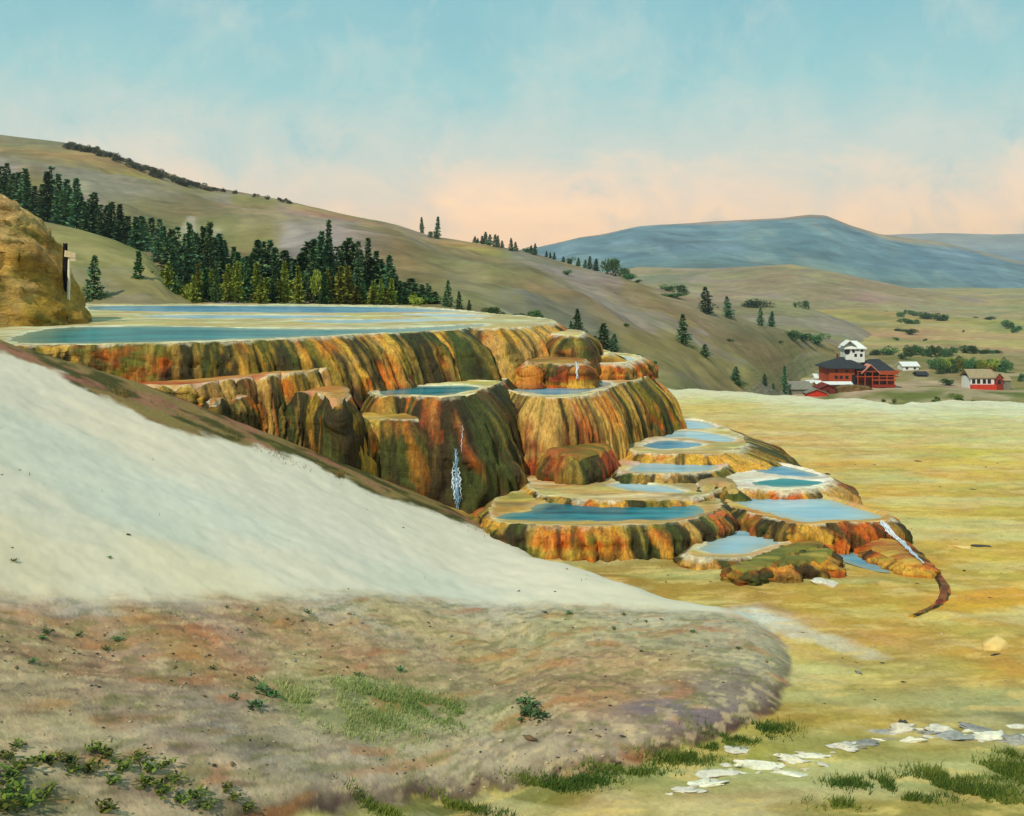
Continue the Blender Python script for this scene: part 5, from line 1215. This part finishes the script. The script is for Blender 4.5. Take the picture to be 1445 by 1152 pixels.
# ------------------------------------------------------------------ stones
def rock_mesh(seed, flat=0.5, n=26, m=18, rough=0.35):
    th = np.linspace(0, 2*np.pi, n, endpoint=False); ph = np.linspace(0.02, np.pi-0.02, m)[:, None]
    x = np.sin(ph)*np.cos(th); y = np.sin(ph)*np.sin(th); z = np.cos(ph)+0*th
    r = 1+rough*fbm(x*1.3+seed*3.1, y*1.3+z*1.7, 620+seed, 4)+0.12*np.abs(fbm(x*4+seed, y*4+z*3, 626, 3))
    # chop a few facets
    rng = np.random.default_rng(seed)
    Vv = np.stack([x*r, y*r, z*r], -1).reshape(-1, 3)
    for k in range(7):
        d = rng.normal(size=3); d /= np.linalg.norm(d); c = rng.uniform(0.55, 0.85)
        s = Vv@d; Vv = Vv-np.clip(s-c, 0, 9)[:, None]*d*0.9
    Vv[:, 2] *= flat
    return Vv, gridf(m, n, True)
ROCKS = []
def stone(px, py, wpx, hpx, label, mat=M_ROCK, name='sinter_slab', cat='rock', rz=None, group=None, asp=0.7):
    q = G(px, py); u = q[1]/F; k = len(ROCKS)
    flatk = 0.5 if name != 'boulder' else 0.75
    v, f = rock_mesh(k, 1.0, rough=0.7 if name != 'boulder' else 0.35)
    v = v*np.array([wpx/2*u*1.2, wpx/2*u*asp*(0.75 if name != 'boulder' else 1.2), hpx*flatk*u]); o = make_mesh(name, v, f, mat, None, True)
    o.location = (q[0], q[1], q[2]+hpx*0.02*u); o.rotation_euler = (random.uniform(-.12, .12), random.uniform(-.15, .15), random.uniform(-.3, .3) if rz is None else rz)
    tag(o, label, cat, group); ROCKS.append(o); return o
stone(1160, 825, 34, 10, 'white boulder in front of the squat mossy ledge', cat='boulder', name='boulder')
stone(1172, 828, 14, 6, 'small white stone touching the right side of the white boulder', name='boulder', cat='boulder')
stone(1405, 915, 38, 22, 'cream boulder alone on the yellow plain at right', M_ROCKC, 'boulder', 'boulder')
stone(1406, 926, 10, 4, 'dark chip of stone under the cream boulder', M_ROCKD, 'stone')
stone(1380, 771, 24, 6, 'dark flat stone on the yellow plain right of the cascade', M_ROCKD, 'stone', asp=0.4)
stone(1355, 772, 30, 4, 'pale flat slab left of the dark flat stone on the plain', M_ROCKC, 'sinter_slab')
G8 = 'pale sinter slabs strewn along the bottom right'
for i, (px, py, w, hh, c, l) in enumerate([(1004,1094,40,11,0,'white slab at the left of the long strewn row'),(990,1110,42,7,0,'thin white slab below the left end of the row'),(968,1119,38,6,0,'flat white slab at the lowest left of the row'),(1024,1080,16,6,0,'little white slab between the left ones'),
   (1057,1081,30,10,0,'white slab left of the broadest one'),(1078,1080,62,16,0,'broadest white slab in the middle of the strewn row'),(1121,1073,52,12,0,'white slab right of the broadest one'),(1148,1067,36,9,0,'smaller white slab further right in the row'),(1161,1079,18,9,0,'small white chunk under the right end of the white row'),(1121,1094,34,4,0,'sliver of white slab below the row'),(1040,1060,44,4,0,'thin pale slab above the middle of the row'),
   (1190,1055,40,7,0,'pale slab linking the white row to the grey heap'),(1222,1050,44,6,1,'grey slab with a pale edge before the grey heap'),(1248,1030,34,7,1,'narrow grey slab at the left of the grey heap'),(1272,1030,36,22,0,'upright whitish slab crowning the grey heap'),(1286,1045,26,14,0,'whitish slab at the foot of the upright one'),(1276,1018,10,8,2,'dark stone on top of the grey heap'),
   (1329,1033,44,12,0,'whitish slab right of the grey heap'),(1356,1040,52,13,1,'dark grey slab in the right hand row'),(1396,1037,54,11,0,'whitish slab near the right picture edge'),(1428,1044,50,14,1,'grey slab at the right picture edge'),(1438,1024,34,8,0,'white slab above the grey one at the right picture edge'),(1305,1036,24,9,1,'grey slab filling the gap right of the heap'),(1375,1028,40,7,1,'thin grey slab above the right hand row')]):
    stone(px, py, w, hh, l, [M_ROCK, M_ROCKG, M_ROCKD][c], 'sinter_slab', 'slab', group=G8, rz=random.uniform(-.25, .35))
CH = [(978,1114),(960,1122),(945,1124),(1030,1088),(1042,1092),(1044,1076),(1095,1066),(1102,1090),(1138,1086),(1168,1068),(1176,1062),(1200,1058),(1205,1050),(1212,1056),(1235,1046),(1240,1042),(1256,1040),(1262,1034),(1300,1030),(1312,1042),(1340,1044),(1365,1032),(1385,1046),(1410,1032),(1415,1044),(1444,1036),(1070,1092),(1012,1104),(1090,1084),(1130,1064)]
for px, py in CH:
    stone(px, py, random.uniform(9, 22), random.uniform(3, 6), 'small thin chip of white sinter along the strewn row of slabs', M_ROCK if random.random() < 0.75 else M_ROCKG, 'sinter_chip', 'stone', group='sinter chips along the strewn row', rz=random.uniform(-.3, .4), asp=0.45)
# loose gravel on the brown slope (uncountable)
def gravel(name, spots, n, mats, size, seed, lab=None):
    rng = np.random.default_rng(seed); V_, F_, mi = [], [], []
    base = np.array([(1, 0, 0), (-1, 0, 0), (0, 1, 0), (0, -1, 0), (0, 0, 1), (0, 0, -1)], float)
    fc = np.array([(0, 2, 4), (2, 1, 4), (1, 3, 4), (3, 0, 4), (2, 0, 5), (1, 2, 5), (3, 1, 5), (0, 3, 5)])
    P = []
    for (x0, x1, y0, y1, k) in spots:
        for _ in range(int(n*k)): P.append(hit(rng.uniform(x0, x1), rng.uniform(y0, y1)))
    P = np.array(P); Z = gz(P[:, 0], P[:, 1])
    for i, (p, z) in enumerate(zip(P, Z)):
        s = size*rng.lognormal(0, 0.45)*p[1]/18
        a = rng.uniform(0, 6.28); R_ = np.array([[math.cos(a), -math.sin(a), 0], [math.sin(a), math.cos(a), 0], [0, 0, 1]])
        b = (base*(1+rng.uniform(-.35, .35, (6, 1)))*np.array([1.5, 0.8, 0.45])*s)@R_.T
        V_.append(b+np.array([p[0], p[1], z+0.1*s])); F_.append(fc+6*i); mi += [rng.integers(0, len(mats))]*8
    o = make_mesh(name, np.vstack(V_), np.vstack(F_), None, None, False, mats=mats, fmat=mi)
    tag(o, kind='stuff')
gravel('gravel', [(0,500,860,960,0.3),(400,1080,870,1030,0.22),(0,400,960,1150,0.3),(500,900,1030,1120,0.2),(0,900,620,840,0.05),(930,1440,650,1000,0.22)], 620, [M_ROCKD, M_ROCKG, flat_mat('brown_stone', lin(120, 96, 70), 0.9, 0.4, 4.0), flat_mat('tan_stone', lin(190, 168, 130), 0.9, 0.3, 4.0)], 0.020, 3)

# ------------------------------------------------------------------ foreground plants
def grass(name, polys, n, mat, hmin, hmax, seed):
    rng = np.random.default_rng(seed); P = []
    for (x0, y0, rx, ry, k) in polys:
        m_ = int(n*k); r = np.sqrt(rng.uniform(0, 1, m_))*(0.75+0.35*rng.normal(size=m_)); a = rng.uniform(0, 6.28, m_)
        c = hit(x0, y0); e = hit(x0+rx, y0); f_ = hit(x0, y0-ry)
        rx_w = abs(e[0]-c[0]); ry_w = abs(f_[1]-c[1])
        P.append(np.stack([c[0]+rx_w*r*np.cos(a), c[1]+ry_w*r*np.sin(a)], -1))
    P = np.vstack(P); keep = fbm(P[:, 0]*1.4, P[:, 1]*1.4, 640, 4) > -0.15; P = P[keep]; k = len(P)
    Z = gz(P[:, 0], P[:, 1]); B = np.column_stack([P, Z-0.01])
    hgt = rng.uniform(hmin, hmax, k)
    D = np.column_stack([rng.normal(0.15, .45, k), rng.normal(0, .4, k), np.ones(k)])*hgt[:, None]
    S = np.column_stack([np.cos(rng.uniform(0, 6.28, k)), 0.4*np.sin(rng.uniform(0, 6.28, k)), np.zeros(k)])*0.012
    Vv = np.stack([B-S, B+S, B+D*0.6+S*0.6, B+D], 1).reshape(-1, 3)
    f = np.arange(k*4).reshape(k, 4)
    c = np.repeat(np.clip(rng.uniform(0, 1, k)*0.6+0.4*fbm(P[:, 0]*0.8, P[:, 1]*0.8, 650, 3), 0, 1), 4)[:, None]*np.ones(3)
    tag(make_mesh(name, Vv, f, mat, c, False), kind='stuff')
grass('grass', [(520,985,70,18,0.2),(590,1000,90,24,0.3),(470,1010,90,26,0.25),(650,1012,60,16,0.12),(420,985,45,14,0.08),(540,1020,70,16,.1)], 9000, M_GRASS, 0.04, 0.13, 5)
grass('bank_grass', [(820,1104,60,6,0.12),(1010,1058,40,6,.1),(880,1092,70,9,0.2),(960,1074,60,9,0.2),(1040,1046,60,10,0.2),(780,1110,70,9,0.2),(640,1135,80,8,0.15),(1090,1030,40,10,.1),(540,1148,60,8,.1)], 7000, M_DGRASS, 0.05, 0.16, 6)
grass('dark_grass', [(1240,1108,60,12,0.15),(1330,1098,60,16,0.25),(1420,1088,60,18,0.3),(1380,1120,70,16,0.25),(1270,1132,60,10,.15),(1440,1065,30,8,.08),(1300,1115,60,10,.1),(1180,1140,50,8,.08),(1430,1140,40,10,.1),(1200,1108,40,8,.08)], 8000, M_DGRASS, 0.05, 0.18, 7)
grass('dry_grass', [(180,560,60,10,.12),(90,512,50,8,.1),(330,618,70,7,.12),(480,672,60,6,.1),(700,752,50,5,.05),(850,785,110,10,.15)], 3000, leaf_mat('dry_grass_blade', lin(86, 76, 36), lin(150, 122, 66), 0.0), 0.05, 0.14, 8)
# leafy plants at the lower left
def leafplant(seed, n=47, leaf=0.16):
    rng = np.random.default_rng(seed); Vv, Ff, Cc = [], [], []
    for i in range(n):
        a = rng.uniform(0, 6.28); el = rng.uniform(0.15, 1.25); L = leaf*rng.uniform(0.6, 1.3); w = L*rng.uniform(0.16, 0.26)
        p0 = np.array([rng.normal()*0.10, rng.normal()*0.10, rng.uniform(0, 0.14)])
        d = np.array([math.cos(a)*math.cos(el), math.sin(a)*math.cos(el), math.sin(el)]); s = np.cross(d, [0, 0, 1]); s /= np.linalg.norm(s)+1e-9
        b = len(Vv)
        for t, ww in ((0, .08), (.3, .8), (.6, 1.0), (.85, .55), (1, .03)):
            c = p0+d*L*t+np.array([0, 0, -L*0.35*t*t]); Vv += [c-s*w*ww, c+np.array([0, 0, -0.12*w*ww]), c+s*w*ww]
        for q in range(4):
            for e in range(2): Ff.append([b+q*3+e, b+q*3+e+1, b+q*3+e+4, b+q*3+e+3])
        Cc += [rng.uniform(0, 1)]*15
    return np.array(Vv), np.array(Ff), np.array(Cc)[:, None]*np.ones(3)
LP = [leafplant(700+k) for k in range(5)]
LPO = [None]*5
def leafy(px, py, s, label, group=None, cat='plant', mat=M_LEAF, name='leafy_plant', k=None):
    q = G(px, py); k = random.randrange(5) if k is None else k
    key = (k, mat.name)
    if key not in PROTO:
        o = make_mesh(name, LP[k][0], LP[k][1], mat, LP[k][2], False); PROTO[key] = o
    else:
        o = PROTO[key].copy(); o.name = name; COL.objects.link(o)
    o.location = tuple(q); o.scale = (s, s, s); o.rotation_euler = (0, 0, random.uniform(0, 6.28)); tag(o, label, cat, group); return o
G9 = 'broad leaved plants at the lower left'
for px, py, s in [(8,1075,1.0),(30,1092,1.2),(12,1105,1.3),(55,1082,1.0),(75,1085,1.2),(98,1080,1.0),(135,1065,1.1),(150,1075,1.2),(128,1092,1.2),(105,1095,1.0),(175,1090,1.2),(195,1075,1.1),(210,1090,1.3),(232,1085,1.0),(205,1112,1.2),(230,1122,1.3),(258,1135,1.2),(280,1130,1.1),(245,1105,1.0),(160,1110,1.0),(15,1130,1.4),(40,1140,1.3),(10,1150,1.4),(65,1128,1.0),(150,1145,1.2),(290,1145,1.0),(330,1135,0.9),(350,1148,1.0),(320,1120,.8),(25,1060,.8)]:
    leafy(px, py, s*0.62, 'broad leaved green plant in the low tangle at the lower left', G9)
G10 = 'small weeds on the brown slope'
for px, py, s in [(370,978,0.9),(385,985,0.8),(360,1000,0.9),(355,960,.45),(65,895,.5),(110,892,.45),(165,900,.5),(150,912,.45),(60,903,.45),(300,948,.4),(330,985,.5),(505,958,.5),(565,950,.6),(770,866,.4),(803,868,.55),(880,868,.5),(866,890,.45),(912,878,.35),(978,898,.45),(1042,916,.4),(905,925,.4),(320,860,.3),(435,866,.5),(155,792,.3),(20,795,.4),(45,945,.5)]:
    leafy(px, py, s*0.8, 'small green weed tuft on the brown slope', G10, 'weed', M_BUSH, 'weed')
q = G(748, 1012)
for px, py, s, l in [(742,1000,1.3,'upper clump of the dark green shrub alone on the brown slope'),(746,1015,1.5,'lower clump of the dark green shrub alone on the brown slope'),(765,1017,1.1,'right hand clump of the dark green shrub alone on the brown slope')]:
    leafy(px, py, s*0.75, l, None, 'shrub', M_PINE if False else M_BUSH, 'shrub')

# ------------------------------------------------------------------ air
hz_ = MB().box(-8200, 8200, -1600, 9700, -43.0, 420.0)
hm = bpy.data.materials.new('haze'); hm.use_nodes = True; hn = hm.node_tree; hn.nodes.clear()
ho = hn.nodes.new('ShaderNodeOutputMaterial'); hv = hn.nodes.new('ShaderNodeVolumePrincipled')
hv.inputs['Color'].default_value = (0.74, 0.88, 0.97, 1); hv.inputs['Density'].default_value = 0.00010; hv.inputs['Anisotropy'].default_value = 0.1
hn.links.new(hv.outputs['Volume'], ho.inputs['Volume'])
hzo = tag(hz_.build('haze', hm, None), kind='stuff')

# prototypes that were never placed
for key, val in list(PROTO.items()):
    if isinstance(val, tuple) and not val[2][0]:
        for o in val[:2]: bpy.data.objects.remove(o)
